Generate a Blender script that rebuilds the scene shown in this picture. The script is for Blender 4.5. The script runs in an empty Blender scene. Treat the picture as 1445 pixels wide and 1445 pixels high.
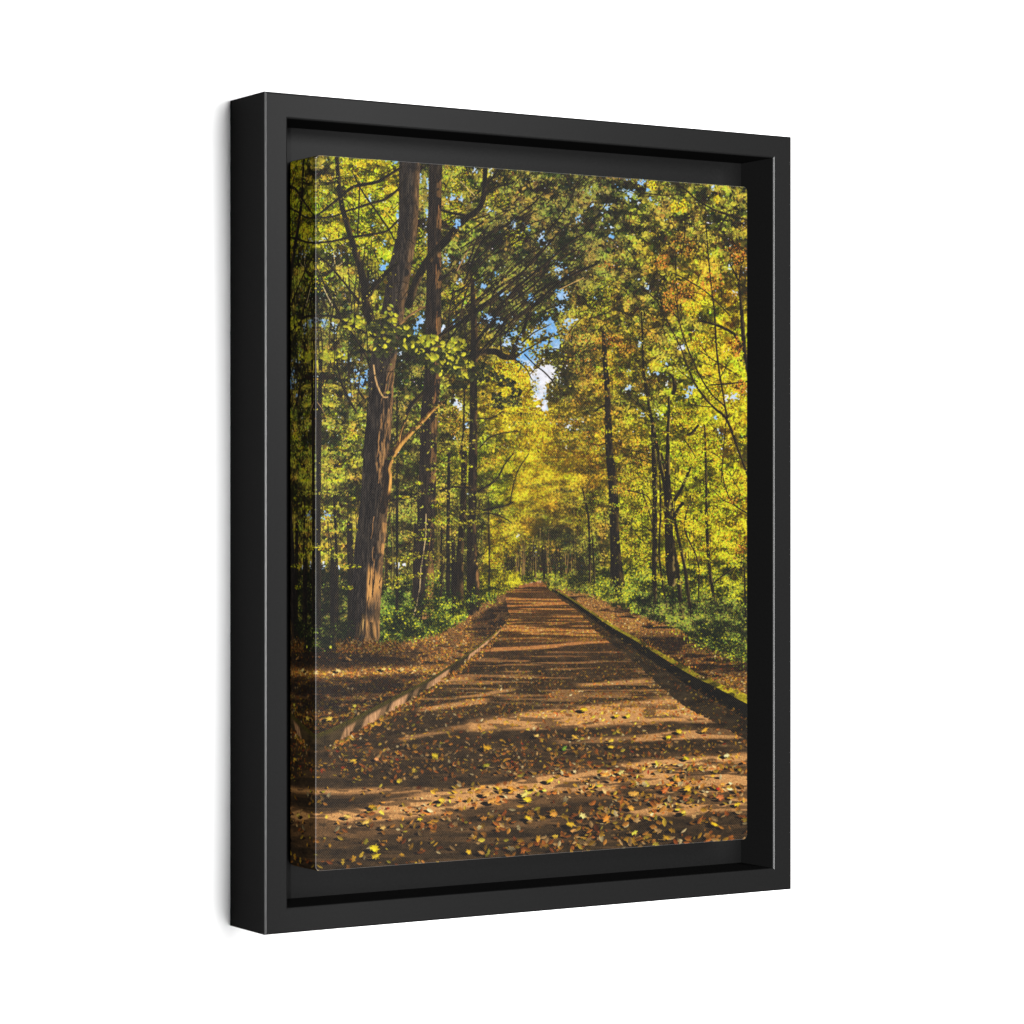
import numpy as np, math

# ------------------------------------------------------------------
# The printed picture on the canvas (an autumn woodland path), drawn by code.
# Units below: "u" = print units; the print spans roughly x 400..1060, y 206..1240
# ------------------------------------------------------------------
rng = np.random.default_rng(11)
S = 2.0
OX, OY = 396.0, 204.0
PW, PH = int(668 * S), int(1040 * S)
img = np.zeros((PH, PW, 3), np.float32)
yy, xx = np.mgrid[0:PH, 0:PW].astype(np.float32)
UX = xx / S + OX
UY = yy / S + OY


def resize(a, h, w):
    """bilinear (smoothed) enlargement of a small grid"""
    gy = np.linspace(0, a.shape[0] - 1.001, h)
    gx = np.linspace(0, a.shape[1] - 1.001, w)
    y0 = gy.astype(int); x0 = gx.astype(int)
    fy = (gy - y0); fx = (gx - x0)
    fy = fy * fy * (3 - 2 * fy); fx = fx * fx * (3 - 2 * fx)
    if a.ndim == 3:
        fy = fy[:, None, None]; fx = fx[None, :, None]
    else:
        fy = fy[:, None]; fx = fx[None, :]
    A = a[y0][:, x0]; B = a[y0][:, x0 + 1]; C = a[y0 + 1][:, x0]; D = a[y0 + 1][:, x0 + 1]
    return ((A * (1 - fx) + B * fx) * (1 - fy) + (C * (1 - fx) + D * fx) * fy).astype(np.float32)


def noise(cx, cy=None, octv=3):
    """value noise 0..1, cell size in print units"""
    cy = cy or cx
    out = 0; amp = 1; tot = 0
    for k in range(octv):
        gh = max(2, int(PH / S / cy) + 2); gw = max(2, int(PW / S / cx) + 2)
        out = out + amp * resize(rng.random((gh, gw)), PH, PW)
        tot += amp; amp *= .55; cx = max(cx / 2, .6); cy = max(cy / 2, .6)
    n = out / tot
    return np.clip((n - .5) * 1.7 + .5, 0, 1)


def sstep(a, b, x):
    t = np.clip((x - a) / (b - a), 0, 1)
    return t * t * (3 - 2 * t)


def interp(pts, x):
    p = np.array(pts, float)
    return np.interp(x, p[:, 0], p[:, 1])


# ---- leaf stamps -------------------------------------------------
def stamp(cx, cy, r, col, ang=None, asp=.6, lobes=0, vein=0., alpha=None):
    """draws many small leaves; cx, cy, r in print units, later leaves cover earlier ones"""
    n = len(cx)
    if n == 0:
        return
    cx = (np.asarray(cx) - OX) * S; cy = (np.asarray(cy) - OY) * S; r = np.asarray(r) * S * np.ones(n)
    ang = rng.random(n) * 6.283 if ang is None else np.asarray(ang) * np.ones(n)
    asp = np.asarray(asp) * np.ones(n)
    rad = np.ceil(r).astype(int)
    for R in np.unique(rad):
        sel = np.nonzero(rad == R)[0]
        o = np.arange(-R, R + 1)
        ox, oy = np.meshgrid(o, o); ox = ox.ravel(); oy = oy.ravel()
        for c0 in range(0, len(sel), 20000):
            s = sel[c0:c0 + 20000]
            ix = np.round(cx[s]).astype(int)[:, None] + ox; iy = np.round(cy[s]).astype(int)[:, None] + oy
            dx = ix - cx[s][:, None]; dy = iy - cy[s][:, None]
            ca = np.cos(ang[s])[:, None]; sa = np.sin(ang[s])[:, None]
            u = (dx * ca + dy * sa) / r[s][:, None]
            v = (-dx * sa + dy * ca) / (r[s] * asp[s])[:, None]
            if lobes:
                th = np.arctan2(v, u); rr = np.sqrt(u * u + v * v)
                f1 = cx[s][:, None] * 7.3; f2 = cy[s][:, None] * 5.1
                lim = .70 + .15 * np.cos(lobes * th) + .13 * np.cos(2 * th + f1) + .10 * np.cos(7 * th + f2) + .07 * np.cos(13 * th + f1)
                m = rr < lim
            else:
                m = (np.abs(v) < (1 - u * u)) & (np.abs(u) < 1)
            m &= (ix >= 0) & (ix < PW) & (iy >= 0) & (iy < PH)
            sh = (1 + vein * v)[..., None]
            cc = np.clip(col[s][:, None, :] * sh, 0, 255)
            a, b = iy[m], ix[m]
            if alpha is None:
                img[a, b] = cc[m]
            else:
                img[a, b] = img[a, b] * (1 - alpha) + cc[m] * alpha


# ---- strokes: trunks, limbs, twigs -------------------------------
def catmull(pts, step=3.0):
    p = np.array(pts, float)
    if len(p) == 2:
        p = np.vstack([p[0], (p[0] + p[1]) / 2, p[1]])
    e = np.vstack([2 * p[0] - p[1], p, 2 * p[-1] - p[-2]])
    out = []
    for i in range(1, len(e) - 2):
        n = max(2, int(np.hypot(*(e[i + 1] - e[i])[:2]) / step))
        t = np.linspace(0, 1, n, endpoint=False)[:, None]
        a, b, c, d = e[i - 1], e[i], e[i + 1], e[i + 2]
        out.append(.5 * ((2 * b) + (-a + c) * t + (2 * a - 5 * b + 4 * c - d) * t ** 2 + (-a + 3 * b - 3 * c + d) * t ** 3))
    out.append(p[-1:])
    return np.vstack(out)


def stroke(pts, fn, jitter=0., soft=.5):
    """pts: x, y, width.  fn(u across -1..1, y-array, x-array) -> colour"""
    P = catmull(pts)
    if jitter:
        k = rng.normal(0, jitter, len(P)); k = np.convolve(k, np.ones(3) / 3, 'same'); P[:, 0] += k
    q = P.copy(); q[:, 0] = (P[:, 0] - OX) * S; q[:, 1] = (P[:, 1] - OY) * S; q[:, 2] = np.maximum(P[:, 2] * S / 2, .55)
    x0 = int(max(0, (q[:, 0] - q[:, 2]).min() - 3)); x1 = int(min(PW, (q[:, 0] + q[:, 2]).max() + 4))
    y0 = int(max(0, (q[:, 1] - q[:, 2]).min() - 3)); y1 = int(min(PH, (q[:, 1] + q[:, 2]).max() + 4))
    if x1 <= x0 or y1 <= y0:
        return
    best = np.full((y1 - y0, x1 - x0), 9.0, np.float32); uu = np.zeros_like(best)
    for i in range(len(q) - 1):
        ax, ay, aw = q[i]; bx, by, bw = q[i + 1]
        m = max(aw, bw) + 3
        sx0 = int(max(x0, min(ax, bx) - m)); sx1 = int(min(x1, max(ax, bx) + m + 1))
        sy0 = int(max(y0, min(ay, by) - m)); sy1 = int(min(y1, max(ay, by) + m + 1))
        if sx1 <= sx0 or sy1 <= sy0:
            continue
        X = xx[sy0:sy1, sx0:sx1]; Y = yy[sy0:sy1, sx0:sx1]
        dx, dy = bx - ax, by - ay; L2 = dx * dx + dy * dy + 1e-6
        t = np.clip(((X - ax) * dx + (Y - ay) * dy) / L2, 0, 1)
        ex = X - ax - t * dx; ey = Y - ay - t * dy
        w = aw + (bw - aw) * t
        d = np.sqrt(ex * ex + ey * ey) / w
        L = math.sqrt(L2)
        # signed side: + is to the right of the print
        sgn = np.sign((X - ax) * dy - (Y - ay) * dx) * (1 if dy >= 0 else -1)
        bb = best[sy0 - y0:sy1 - y0, sx0 - x0:sx1 - x0]; ub = uu[sy0 - y0:sy1 - y0, sx0 - x0:sx1 - x0]
        k = d < bb
        bb[k] = d[k]; ub[k] = (d * sgn)[k]
    m = best < 1.0
    a, b = np.nonzero(m)
    if len(a) == 0:
        return
    img[a + y0, b + x0] = fn(uu[m], UY[a + y0, b + x0], UX[a + y0, b + x0], a + y0, b + x0)


C = lambda *v: np.array(v, np.float32)
bark_n = noise(2.2, 16, 3)
bark_f = noise(1.0, 9, 2)
dap = noise(9, 14, 3)
dap2 = noise(22, 26, 2)


def bark(dark=(34, 28, 24), mid=(66, 54, 42), lit=(190, 130, 72), litfn=None, right=.35):
    dark, mid, lit = C(*dark), C(*mid), C(*lit)

    def f(u, y, x, a, b):
        n = bark_n[a, b] * .55 + bark_f[a, b] * .45
        base = dark + (mid - dark) * (sstep(.35, .85, n) * (.55 + .45 * sstep(-.6, .7, u)))[:, None]
        l = right * sstep(.05, .9, u) * sstep(.45, .75, dap[a, b])
        if litfn is not None:
            l = np.maximum(l, litfn(u, y, x, a, b))
        l = np.clip(l * (.55 + .75 * n), 0, 1)
        return base * (1 - l[:, None]) + lit * l[:, None]
    return f


def plain(c, hi=None, k=.0):
    c = C(*c); hi = c if hi is None else C(*hi)

    def f(u, y, x, a, b):
        t = sstep(-.1, .8, u) * sstep(.4, .7, dap[a, b]) * k
        n = (.8 + .4 * bark_f[a, b])
        return np.clip((c + (hi - c) * t[:, None]) * n[:, None], 0, 255)
    return f


# ------------------------------------------------------------------
# foliage tone map: 14 x 14 cells, one letter per kind of foliage
GX = np.arange(405, 1056, 50); GY = np.arange(220, 871, 50)
TONE = [
    "dollodoodddooo",
    "oolldoodddeoool",
    "ollldodddeoooo",
    "ooolddddddoaoa",
    "deoldoddeoolYa",
    "deodddddoaaolYo",
    "oodegoaYdaaollo",
    "ooedooYYaaollYo",
    "oooeoolYYallYlo",
    "oooeollYYaallYo",
    "oooeoooYaolYlYo",
    "eooeooYoeolYYYo",
    "dddeodlddollllo",
    "gddgggoddggggoo",
]
PAL = {
    'd': ((27, 27, 18), (66, 63, 34), (150, 142, 62)),
    'e': ((27, 27, 17), (76, 73, 36), (166, 154, 62)),
    'o': ((32, 30, 16), (102, 96, 38), (196, 182, 62)),
    'l': ((46, 46, 12), (140, 134, 24), (222, 212, 44)),
    'Y': ((74, 58, 14), (186, 154, 24), (246, 222, 48)),
    'a': ((42, 36, 13), (128, 106, 28), (216, 176, 50)),
    'r': ((50, 34, 15), (150, 96, 32), (226, 150, 54)),
    'g': ((16, 24, 14), (54, 68, 28), (142, 164, 58)),
}
tone = np.array([[np.concatenate([C(*k) for k in PAL[ch]]) for ch in row[:14]] for row in TONE])
wx = (noise(40) - .5) * 60; wy = (noise(40) - .5) * 60
ty = np.clip((UY + wy - 220) / 50, 0, 12.99); tx = np.clip((UX + wx - 405) / 50, 0, 12.99)
iy_, ix_ = ty.astype(int), tx.astype(int)
fy_, fx_ = (ty - iy_)[..., None], (tx - ix_)[..., None]
field = (tone[iy_, ix_] * (1 - fy_) * (1 - fx_) + tone[iy_, ix_ + 1] * (1 - fy_) * fx_ + tone[iy_ + 1, ix_] * fy_ * (1 - fx_) + tone[iy_ + 1, ix_ + 1] * fy_ * fx_).astype(np.float32)
clump = noise(13, 8, 4)
clump2 = noise(34, 28, 2)
hue_n = noise(18, 14, 3)


def tonecol(x, y, spread=.30, bias=0.02, gain=1.3):
    a = np.clip(((y - OY) * S).astype(int), 0, PH - 1); b = np.clip(((x - OX) * S).astype(int), 0, PW - 1)
    f = field[a, b]
    t = .42 + gain * (clump[a, b] - .5) + .85 * (clump2[a, b] - .5) + rng.normal(0, spread, len(x)) + bias
    t = np.clip(t, 0, 1)[:, None]
    c = np.where(t < .5, f[:, 0:3] + (f[:, 3:6] - f[:, 0:3]) * t * 2, f[:, 3:6] + (f[:, 6:9] - f[:, 3:6]) * (t - .5) * 2)
    h = (hue_n[a, b] - .5 + rng.normal(0, .22, len(x)))[:, None]       # warm / green drift of single leaves
    c = c * (1 + h * C(.14, -.13, .05)) + rng.normal(0, 4, (len(x), 3))
    return np.clip(c, 4, 255)


def leafsize(x, y):
    d = np.hypot((x - 765) / 330, (y - 800) / 560)
    return .62 + .85 * np.clip(d, 0, 1)


def foliage(n, x0, x1, y0, y1, mask=None, k=1., **kw):
    x = rng.uniform(x0, x1, n); y = rng.uniform(y0, y1, n)
    if mask is not None:
        p = mask(x, y); s = rng.random(n) < p; x = x[s]; y = y[s]
    r = leafsize(x, y) * rng.uniform(.55, 1.35, len(x)) * k
    big = rng.random(len(x)) < .16
    r = np.where(big, r * rng.uniform(1.5, 2.4, len(x)), r)
    o = np.argsort(rng.random(len(x)) - .0 * big)
    x, y, r = x[o], y[o], r[o]
    stamp(x, y, r, tonecol(x, y, **kw), asp=rng.uniform(.35, .8, len(x)), vein=.25)


# ---- 1. base coat ------------------------------------------------
img[:] = field[..., 0:3] * .9 + field[..., 3:6] * .25

# ---- 2. back foliage --------------------------------------------
foliage(210000, 398, 1060, 206, 880)


# ---- sky seen through the crowns ---------------------------------
hole = noise(2.3, 2.0, 2); hole2 = noise(5, 4, 2); cloud = noise(14, 10, 2)


def sky_spots(lst, gain=1.0):
    global img
    for (cx, cy, rx, ry, dens, white) in lst:
        x0 = int(max(0, (cx - 2.2 * rx - OX) * S)); x1 = int(min(PW, (cx + 2.2 * rx - OX) * S)); y0 = int(max(0, (cy - 2.2 * ry - OY) * S)); y1 = int(min(PH, (cy + 2.2 * ry - OY) * S))
        if x1 <= x0 or y1 <= y0:
            continue
        w = (slice(y0, y1), slice(x0, x1))
        q = ((UX[w] - cx) / rx) ** 2 + ((UY[w] - cy) / ry) ** 2
        v = np.clip(dens * gain, 0, 1.15) * 1.0 * np.exp(-q * .8) + .45 * (hole2[w] - .5)
        m = v > .16 + .75 * hole[w]
        k = np.clip(white + (cloud[w] - .5) * .5 + (hole[w] - .3) * .3, 0, 1)[..., None]
        col = C(96, 160, 226) * (1 - k) + C(240, 238, 246) * k
        img[w] = np.where(m[..., None], col * (.9 + .14 * hole2[w][..., None]), img[w])


SKY = [  # x, y, rx, ry, density, whiteness
    (776, 466, 12, 14, .9, .15), (782, 484, 8, 9, 1, .2), (768, 484, 9, 6, .8, .2), (740, 503, 12, 13, .9, .2),
    (752, 512, 6, 8, 1, .3), (766, 528, 17, 14, 1.3, .95), (776, 520, 9, 6, 1.2, .95), (752, 532, 8, 7, .9, .8),
    (763, 552, 8, 16, 1, .92), (768, 572, 5, 10, .9, .85), (757, 545, 6, 8, 1, .9),
    (725, 470, 6, 5, .6, .2), (690, 447, 6, 6, .7, .2), (792, 436, 6, 6, .7, .35), (716, 486, 5, 4, .6, .4), (640, 455, 3, 4, .7, .2),
    (625, 463, 4, 5, .7, .6), (642, 566, 5, 6, .8, .9), (648, 574, 4, 6, .7, .9), (660, 600, 3, 5, .6, .7), (645, 620, 4, 3, .7, .8),
    (806, 600, 7, 4, .5, .8), (820, 592, 6, 4, .5, .8), (797, 622, 4, 5, .4, .85),
    (557, 227, 8, 5, .5, .5), (593, 250, 2, 9, .9, .4), (603, 262, 2, 14, .8, .5), (602, 300, 2, 12, .8, .3), (601, 335, 3, 12, .6, .6),
    (522, 281, 3, 6, .9, .4), (527, 316, 4, 3, .8, .25), (540, 318, 5, 3, .6, .6), (543, 341, 3, 5, .7, .35), (541, 376, 4, 7, .9, .25),
    (561, 305, 2, 10, .8, .5), (525, 397, 5, 4, .7, .5), (535, 418, 3, 6, .7, .3), (474, 354, 9, 5, .5, .8), (457, 337, 7, 4, .4, .8),
    (638, 276, 4, 4, .8, .35), (650, 281, 4, 4, .8, .35), (645, 314, 6, 6, 1, .2), (690, 296, 5, 4, .7, .4), (700, 300, 3, 3, .7, .3),
    (671, 240, 4, 7, .6, .7), (691, 240, 4, 5, .6, .6), (630, 366, 6, 6, .6, .5), (655, 366, 5, 5, .5, .4), (650, 396, 5, 4, .6, .5),
    (683, 403, 6, 6, .7, .25), (700, 387, 6, 4, .6, .3), (726, 317, 4, 5, .7, .5), (745, 323, 5, 5, .6, .4), (765, 331, 4, 5, .7, .4),
    (773, 345, 4, 6, .8, .4), (708, 413, 5, 5, .6, .3), (718, 415, 3, 5, .6, .3), (748, 420, 5, 5, .6, .3), (788, 375, 9, 7, .5, .4),
    (790, 391, 5, 5, .7, .4), (791, 417, 8, 8, .9, .25), (815, 307, 5, 5, .8, .35), (823, 267, 4, 3, .8, .5), (832, 270, 3, 6, .8, .4),
    (835, 285, 3, 4, .7, .5), (905, 257, 4, 4, 1, .3), (886, 254, 5, 3, .6, .5), (915, 268, 4, 4, .8, .4), (890, 273, 6, 5, .8, .4),
    (880, 270, 4, 3, .7, .6), (916, 281, 5, 4, .6, .5), (928, 287, 5, 4, .6, .6), (900, 288, 4, 4, .6, .7), (855, 291, 4, 4, .8, .5),
    (863, 320, 5, 6, .5, .5), (863, 334, 4, 3, 1, .2), (851, 306, 3, 4, .5, .6), (1006, 263, 2, 4, .8, .7), (1000, 316, 4, 6, .6, .9),
    (912, 403, 5, 5, .5, .6), (901, 394, 5, 4, .5, .8), (1031, 375, 4, 6, .6, .7), (1038, 410, 5, 6, .5, .7), (1050, 380, 4, 6, .4, .8),
    (457, 457, 5, 7, .9, .4), (499, 532, 6, 11, .7, .3), (508, 541, 5, 9, .8, .3), (517, 528, 4, 11, .7, .4), (494, 556, 4, 5, .7, .3),
    (494, 510, 6, 5, .5, .6), (587, 465, 5, 8, .8, .2), (593, 452, 5, 9, .8, .3), (565, 497, 4, 5, .6, .6), (470, 460, 4, 7, .4, .8),
    (446, 448, 3, 5, .6, .9), (446, 478, 3, 4, .6, .9), (486, 500, 7, 4, .4, .7), (902, 485, 3, 5, .9, .6), (962, 490, 4, 4, 1.2, .6), (888, 547, 6, 5, .7, .6),
    (905, 557, 6, 4, .4, .7), (915, 525, 3, 4, .7, .6), (926, 527, 4, 3, .6, .6), (940, 513, 4, 3, .7, .5), (885, 523, 4, 3, .6, .7),
    (940, 541, 3, 4, .7, .7), (970, 558, 7, 4, .8, .6), (976, 546, 6, 4, .7, .6), (1033, 560, 11, 7, .7, .9), (1015, 610, 4, 5, .6, .6),
    (1009, 590, 4, 4, .6, .6), (930, 583, 5, 4, .4, .8), (905, 585, 4, 4, .5, .8), (1020, 634, 5, 4, .4, .8), (460, 728, 7, 5, .8, .6),
    (457, 799, 4, 6, .5, .9), (480, 803, 3, 4, .4, .9), (561, 797, 3, 6, .9, .95), (570, 797, 2, 5, .9, .95), (730, 755, 4, 3, .8, .8),
    (660, 697, 2, 2, 1, .9), (755, 782, 2, 5, .8, .8), (812, 450, 7, 5, .3, .7), (750, 440, 5, 5, .4, .4), (840, 420, 5, 4, .3, .6),
]
sky_spots(SKY)


# ---- 3. distant wood at the end of the path ----------------------
def box_dark(x, y):
    return np.exp(-((x - 757) / 48) ** 2 - ((y - 798) / 24) ** 2)


n = 5000; x = rng.uniform(690, 830, n); y = rng.uniform(745, 822, n)
s = rng.random(n) < box_dark(x, y)
stamp(x[s], y[s], rng.uniform(.8, 2, s.sum()), np.clip(C(38, 36, 22) + rng.normal(0, 12, (s.sum(), 3)), 5, 255))
for k in range(60):
    x = rng.uniform(705, 812); w = rng.uniform(.6, 1.8); top = rng.uniform(742, 790); lit = rng.random() < .3
    c = (150, 118, 62) if lit else (36, 30, 22)
    stroke([(x + rng.uniform(-4, 4), top, w * .7), (x, 812 + rng.uniform(-6, 6), w)], plain(c))
for k in range(90):   # thin saplings inside the wood on both sides
    side = rng.random() < .5
    x = rng.uniform(448, 700) if side else rng.uniform(800, 1054)
    top = rng.uniform(640, 790); base = rng.uniform(800, 850); w = rng.uniform(.5, 1.6)
    c = [(44, 36, 26), (44, 36, 26), (120, 100, 50)][rng.integers(3)]
    stroke([(x + rng.normal(0, 6), top, w * .6), (x + rng.normal(0, 3), (top + base) / 2, w), (x, base, w)], plain(c))
foliage(16000, 680, 850, 600, 815, mask=lambda x, y: np.clip(1 - box_dark(x, y) * 1.5, 0, 1) * .8, bias=.02)

# golden tree behind the middle trunk and the pale yellow crown beside the sky
def glow(cx, cy, rx, ry, n, k=1., pal='Y', bias=.06, spread=.42, size=1.):
    n = int(n * 1.5)
    a = rng.random(n) * 6.283; q = np.sqrt(rng.random(n)) * (1 + .12 * np.sin(5 * a + cx))
    x = cx + rx * q * np.cos(a); y = cy + ry * q * np.sin(a)
    p = [C(*v) for v in PAL[pal]]
    ia = np.clip(((y - OY) * S).astype(int), 0, PH - 1); ib = np.clip(((x - OX) * S).astype(int), 0, PW - 1)
    t = np.clip(.5 + bias + (clump[ia, ib] - .5) * 1. + rng.normal(0, spread, n), 0, 1)[:, None]
    c = np.where(t < .5, p[0] + (p[1] - p[0]) * t * 2, p[1] + (p[2] - p[1]) * (t - .5) * 2)
    c = c * (1 + rng.normal(0, .16, n)[:, None] * C(.5, -.4, .1))
    stamp(x, y, leafsize(x, y) * rng.uniform(.5, 1.2, n) * size, np.clip(c, 4, 255), asp=rng.uniform(.45, .85, n), vein=.2)


for g in [(728, 540, 24, 40, 900), (712, 522, 22, 18, 500), (745, 560, 18, 30, 700), (750, 585, 22, 22, 600), (735, 640, 34, 34, 1500), (760, 665, 30, 40, 1500),
          (745, 700, 28, 30, 1100), (712, 748, 22, 24, 800), (722, 765, 12, 14, 350), (697, 785, 16, 16, 500), (775, 630, 28, 30, 900), (760, 610, 24, 20, 700)]:
    glow(*g)
for g in [(640, 590, 18, 22, 400), (652, 615, 10, 30, 300), (690, 655, 16, 10, 300), (800, 620, 26, 24, 500), (790, 690, 22, 16, 400), (905, 640, 20, 14, 300)]:
    glow(*g, pal='a', bias=.12)
for g in [(962, 410, 20, 15, 300), (945, 425, 10, 16, 160), (850, 478, 18, 8, 160), (880, 490, 14, 8, 120), (1038, 490, 7, 12, 120), (1044, 545, 9, 8, 100),
          (935, 368, 10, 10, 100), (860, 375, 12, 8, 90), (1040, 355, 14, 10, 110), (965, 345, 18, 14, 160), (815, 470, 22, 12, 200), (820, 505, 20, 20, 240)]:
    glow(g[0], g[1], g[2] * 1.15, g[3] * 1.15, g[4] // 2, pal='r', bias=.0, size=.9)
for g in [(975, 435, 14, 12, 220), (985, 482, 14, 14, 240), (1005, 495, 16, 18, 260), (953, 292, 8, 8, 80), (965, 290, 6, 10, 70), (1012, 280, 5, 6, 50), (920, 262, 6, 8, 60),
          (1020, 560, 20, 26, 400), (985, 640, 34, 30, 800), (960, 590, 20, 16, 300), (1020, 700, 30, 40, 900), (975, 745, 30, 36, 800), (1030, 770, 26, 30, 600), (900, 700, 20, 40, 500), (830, 720, 20, 30, 380), (880, 760, 10, 30, 220), (905, 780, 16, 24, 300)]:
    glow(*g, pal='l' if g[1] > 600 else 'Y', bias=.14)
# bright yellow green sprays against the light, top left
for g in [(515, 265, 26, 18, 260), (530, 300, 26, 24, 340), (500, 250, 20, 16, 160), (520, 345, 24, 20, 280), (500, 325, 20, 16, 200), (455, 280, 14, 20, 120), (465, 320, 16, 22, 160),
          (640, 255, 22, 22, 260), (640, 300, 18, 18, 190), (595, 350, 10, 30, 150), (610, 380, 12, 24, 120), (725, 335, 16, 14, 140), (640, 420, 16, 20, 160), (848, 415, 20, 26, 300), (700, 285, 20, 14, 110), (455, 395, 16, 20, 110)]:
    glow(*g, pal='l', bias=.04, spread=.36, size=.85)
for g in [(640, 282, 10, 5, 40), (668, 430, 8, 16, 60), (655, 408, 6, 14, 50), (548, 300, 8, 8, 50), (545, 265, 6, 8, 40), (505, 262, 10, 6, 40), (460, 250, 10, 5, 40)]:
    glow(*g, pal='a', bias=.1, size=.9)
sky_spots(SKY, .8)


# ---- 4. ground ---------------------------------------------------
# path edges (x at given y)
LEFT = [(815, 742), (822, 728), (832, 713), (845, 713), (862, 717), (868, 719), (885, 711), (905, 690), (928, 660), (948, 631), (968, 602), (990, 562), (1010, 527), (1032, 484), (1050, 440), (1075, 392), (1300, 0)]
RIGHT = [(815, 795), (822, 772), (830, 776), (843, 798), (868, 836), (888, 866), (905, 896), (925, 928), (945, 960), (960, 985), (972, 1010), (990, 1042), (1000, 1062), (1040, 1130), (1300, 1500)]
SHAD = [(822, 771), (832, 774), (848, 795), (865, 818), (880, 833), (900, 850), (920, 880), (955, 918), (985, 950), (1002, 975), (1018, 1007), (1040, 1045), (1050, 1066), (1300, 1500)]
HOR = [(396, 918), (445, 915), (500, 911), (560, 904), (620, 893), (650, 877), (668, 862), (682, 848), (697, 840), (712, 834), (724, 828), (745, 822), (770, 819), (790, 822), (830, 838), (860, 851), (900, 864), (950, 879), (985, 902), (1020, 922), (1064, 936)]
xl = interp(LEFT, UY); xr = interp(RIGHT, UY); xs = interp(SHAD, UY)
hor = interp(HOR, UX) + (noise(6, 6, 2) - .5) * 9
ground = UY > hor
road = ground & (UX > xl) & (UX < xr) & (UY > 819)
depth = np.clip((UY - 818) / 400, 0, 1)

# sun patches on the path: each is a top edge and a bottom edge over x
near_n = noise(80, 6, 2); mid_n = noise(70, 3.0, 2); far_n = noise(80, 2.2, 2); tiny = noise(1.1, .9, 2); blot = noise(16, 6, 3)
lit = np.zeros((PH, PW), np.float32)


def patch(top, bot, k=1., soft=2.5, x0=None, x1=None, n=4.5):
    global lit
    t = interp(top, UX) + (near_n - .5) * n; b = interp(bot, UX) + (near_n - .5) * n
    m = sstep(0, soft, UY - t + soft / 2) * sstep(0, soft, b - UY + soft / 2)
    if x0 is not None:
        m = m * sstep(x0 - 12, x0 + 14, UX)
    if x1 is not None:
        m = m * sstep(x1 + 12, x1 - 14, UX)
    lit = np.maximum(lit, m * k)


far = sstep(.36, .70, far_n) * sstep(915, 890, UY) * .85
lit = np.maximum(lit, far)
lit = np.maximum(lit, .5 * sstep(.50, .82, mid_n) * sstep(900, 930, UY) * sstep(1010, 980, UY))
lit = np.maximum(lit, .14 * sstep(.55, .75, near_n) * sstep(1000, 1060, UY))
patch([(660, 918), (700, 914), (780, 908), (860, 902)], [(660, 922), (700, 919), (780, 913), (860, 907)], .85, 2, n=3)
patch([(560, 955), (700, 951), (760, 949)], [(560, 958), (700, 954), (760, 951)], .5, 2, 600, 740)
patch([(600, 988), (720, 970), (740, 968)], [(600, 993), (720, 975), (740, 972)], .7, 3, 640, 725, 4)
patch([(600, 958), (680, 953)], [(600, 968), (680, 958)], .75, 3, 590, 670, 4)
patch([(580, 999), (700, 983)], [(580, 1006), (700, 988)], .75, 3, 590, 690, 4)
patch([(820, 963), (925, 956)], [(820, 970), (925, 963)], .75, 4, 815, 918, 3)
patch([(780, 980), (900, 975)], [(780, 985), (900, 980)], .4, 4, 790, 890, 3)
patch([(600, 1028), (680, 1013), (780, 999), (850, 993), (940, 984), (1000, 990)], [(600, 1034), (700, 1030), (780, 1026), (850, 1024), (950, 1019), (1010, 1018)], .9, 8, 655, 1010)
patch([(520, 1052), (640, 1024), (700, 1016)], [(520, 1056), (640, 1032), (700, 1026)], .55, 5, 560, 690, 4)
patch([(850, 1043), (960, 1029), (1020, 1026), (1060, 1030)], [(850, 1048), (960, 1045), (1045, 1041), (1060, 1040)], .85, 5, 885, 1055, 4)
patch([(750, 1046), (900, 1036)], [(750, 1052), (900, 1044)], .5, 5, 780, 900, 3)
patch([(400, 1148), (445, 1146), (490, 1143), (552, 1127), (620, 1116), (711, 1104), (780, 1086), (840, 1080), (950, 1069), (1060, 1059)],
      [(400, 1164), (445, 1162), (520, 1160), (620, 1148), (680, 1138), (727, 1127), (780, 1120), (840, 1112), (950, 1104), (1060, 1112)], .95, 11)
patch([(400, 1160), (520, 1160), (620, 1142), (700, 1130), (800, 1116)], [(400, 1190), (520, 1184), (620, 1166), (680, 1150), (800, 1130)], .3, 16)
patch([(780, 1112), (900, 1100), (1060, 1090)], [(780, 1120), (900, 1118), (1060, 1150)], .8, 8)
patch([(880, 1136), (960, 1128), (1060, 1100)], [(880, 1150), (960, 1154), (1060, 1140)], .85, 10, 880)
patch([(560, 1176), (760, 1156), (900, 1140)], [(560, 1180), (760, 1166), (900, 1160)], .3, 10, 600, 900)
# broken shade across the patches
lit *= 1 - .75 * sstep(.56, .74, noise(60, 7, 3)) * sstep(1060, 1085, UY) * sstep(760, 860, UX)
lit *= 1 - .6 * sstep(.60, .75, noise(30, 5, 2)) * sstep(985, 1000, UY)
sh = (UX > xs + (noise(7, 3, 2) - .5) * 5)
lit = lit * np.where(sh, 0.0, 1.0)
shade_c = C(52, 40, 26); far_lit = C(182, 114, 62); near_lit = C(206, 147, 90)
dk = depth[..., None]
lit_c = far_lit * (1 - sstep(.15, .4, depth))[..., None] + near_lit * sstep(.15, .4, depth)[..., None]
shade = (C(66, 46, 29) * (1 - sstep(.1, .35, depth))[..., None] + shade_c * sstep(.1, .35, depth)[..., None]) * (.72 + .5 * blot)[..., None]
L = np.clip(lit, 0, 1)[..., None]
g = shade * (1 - L) + lit_c * L
g *= (.84 + .34 * tiny)[..., None]
g *= (.62 + .38 * sstep(822, 834, UY))[..., None]
kerbshade = road & sh
g[kerbshade] = g[kerbshade] * .0 + (C(41, 33, 22) * (.7 + .7 * blot[kerbshade])[:, None])
img[road] = g[road]
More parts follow.
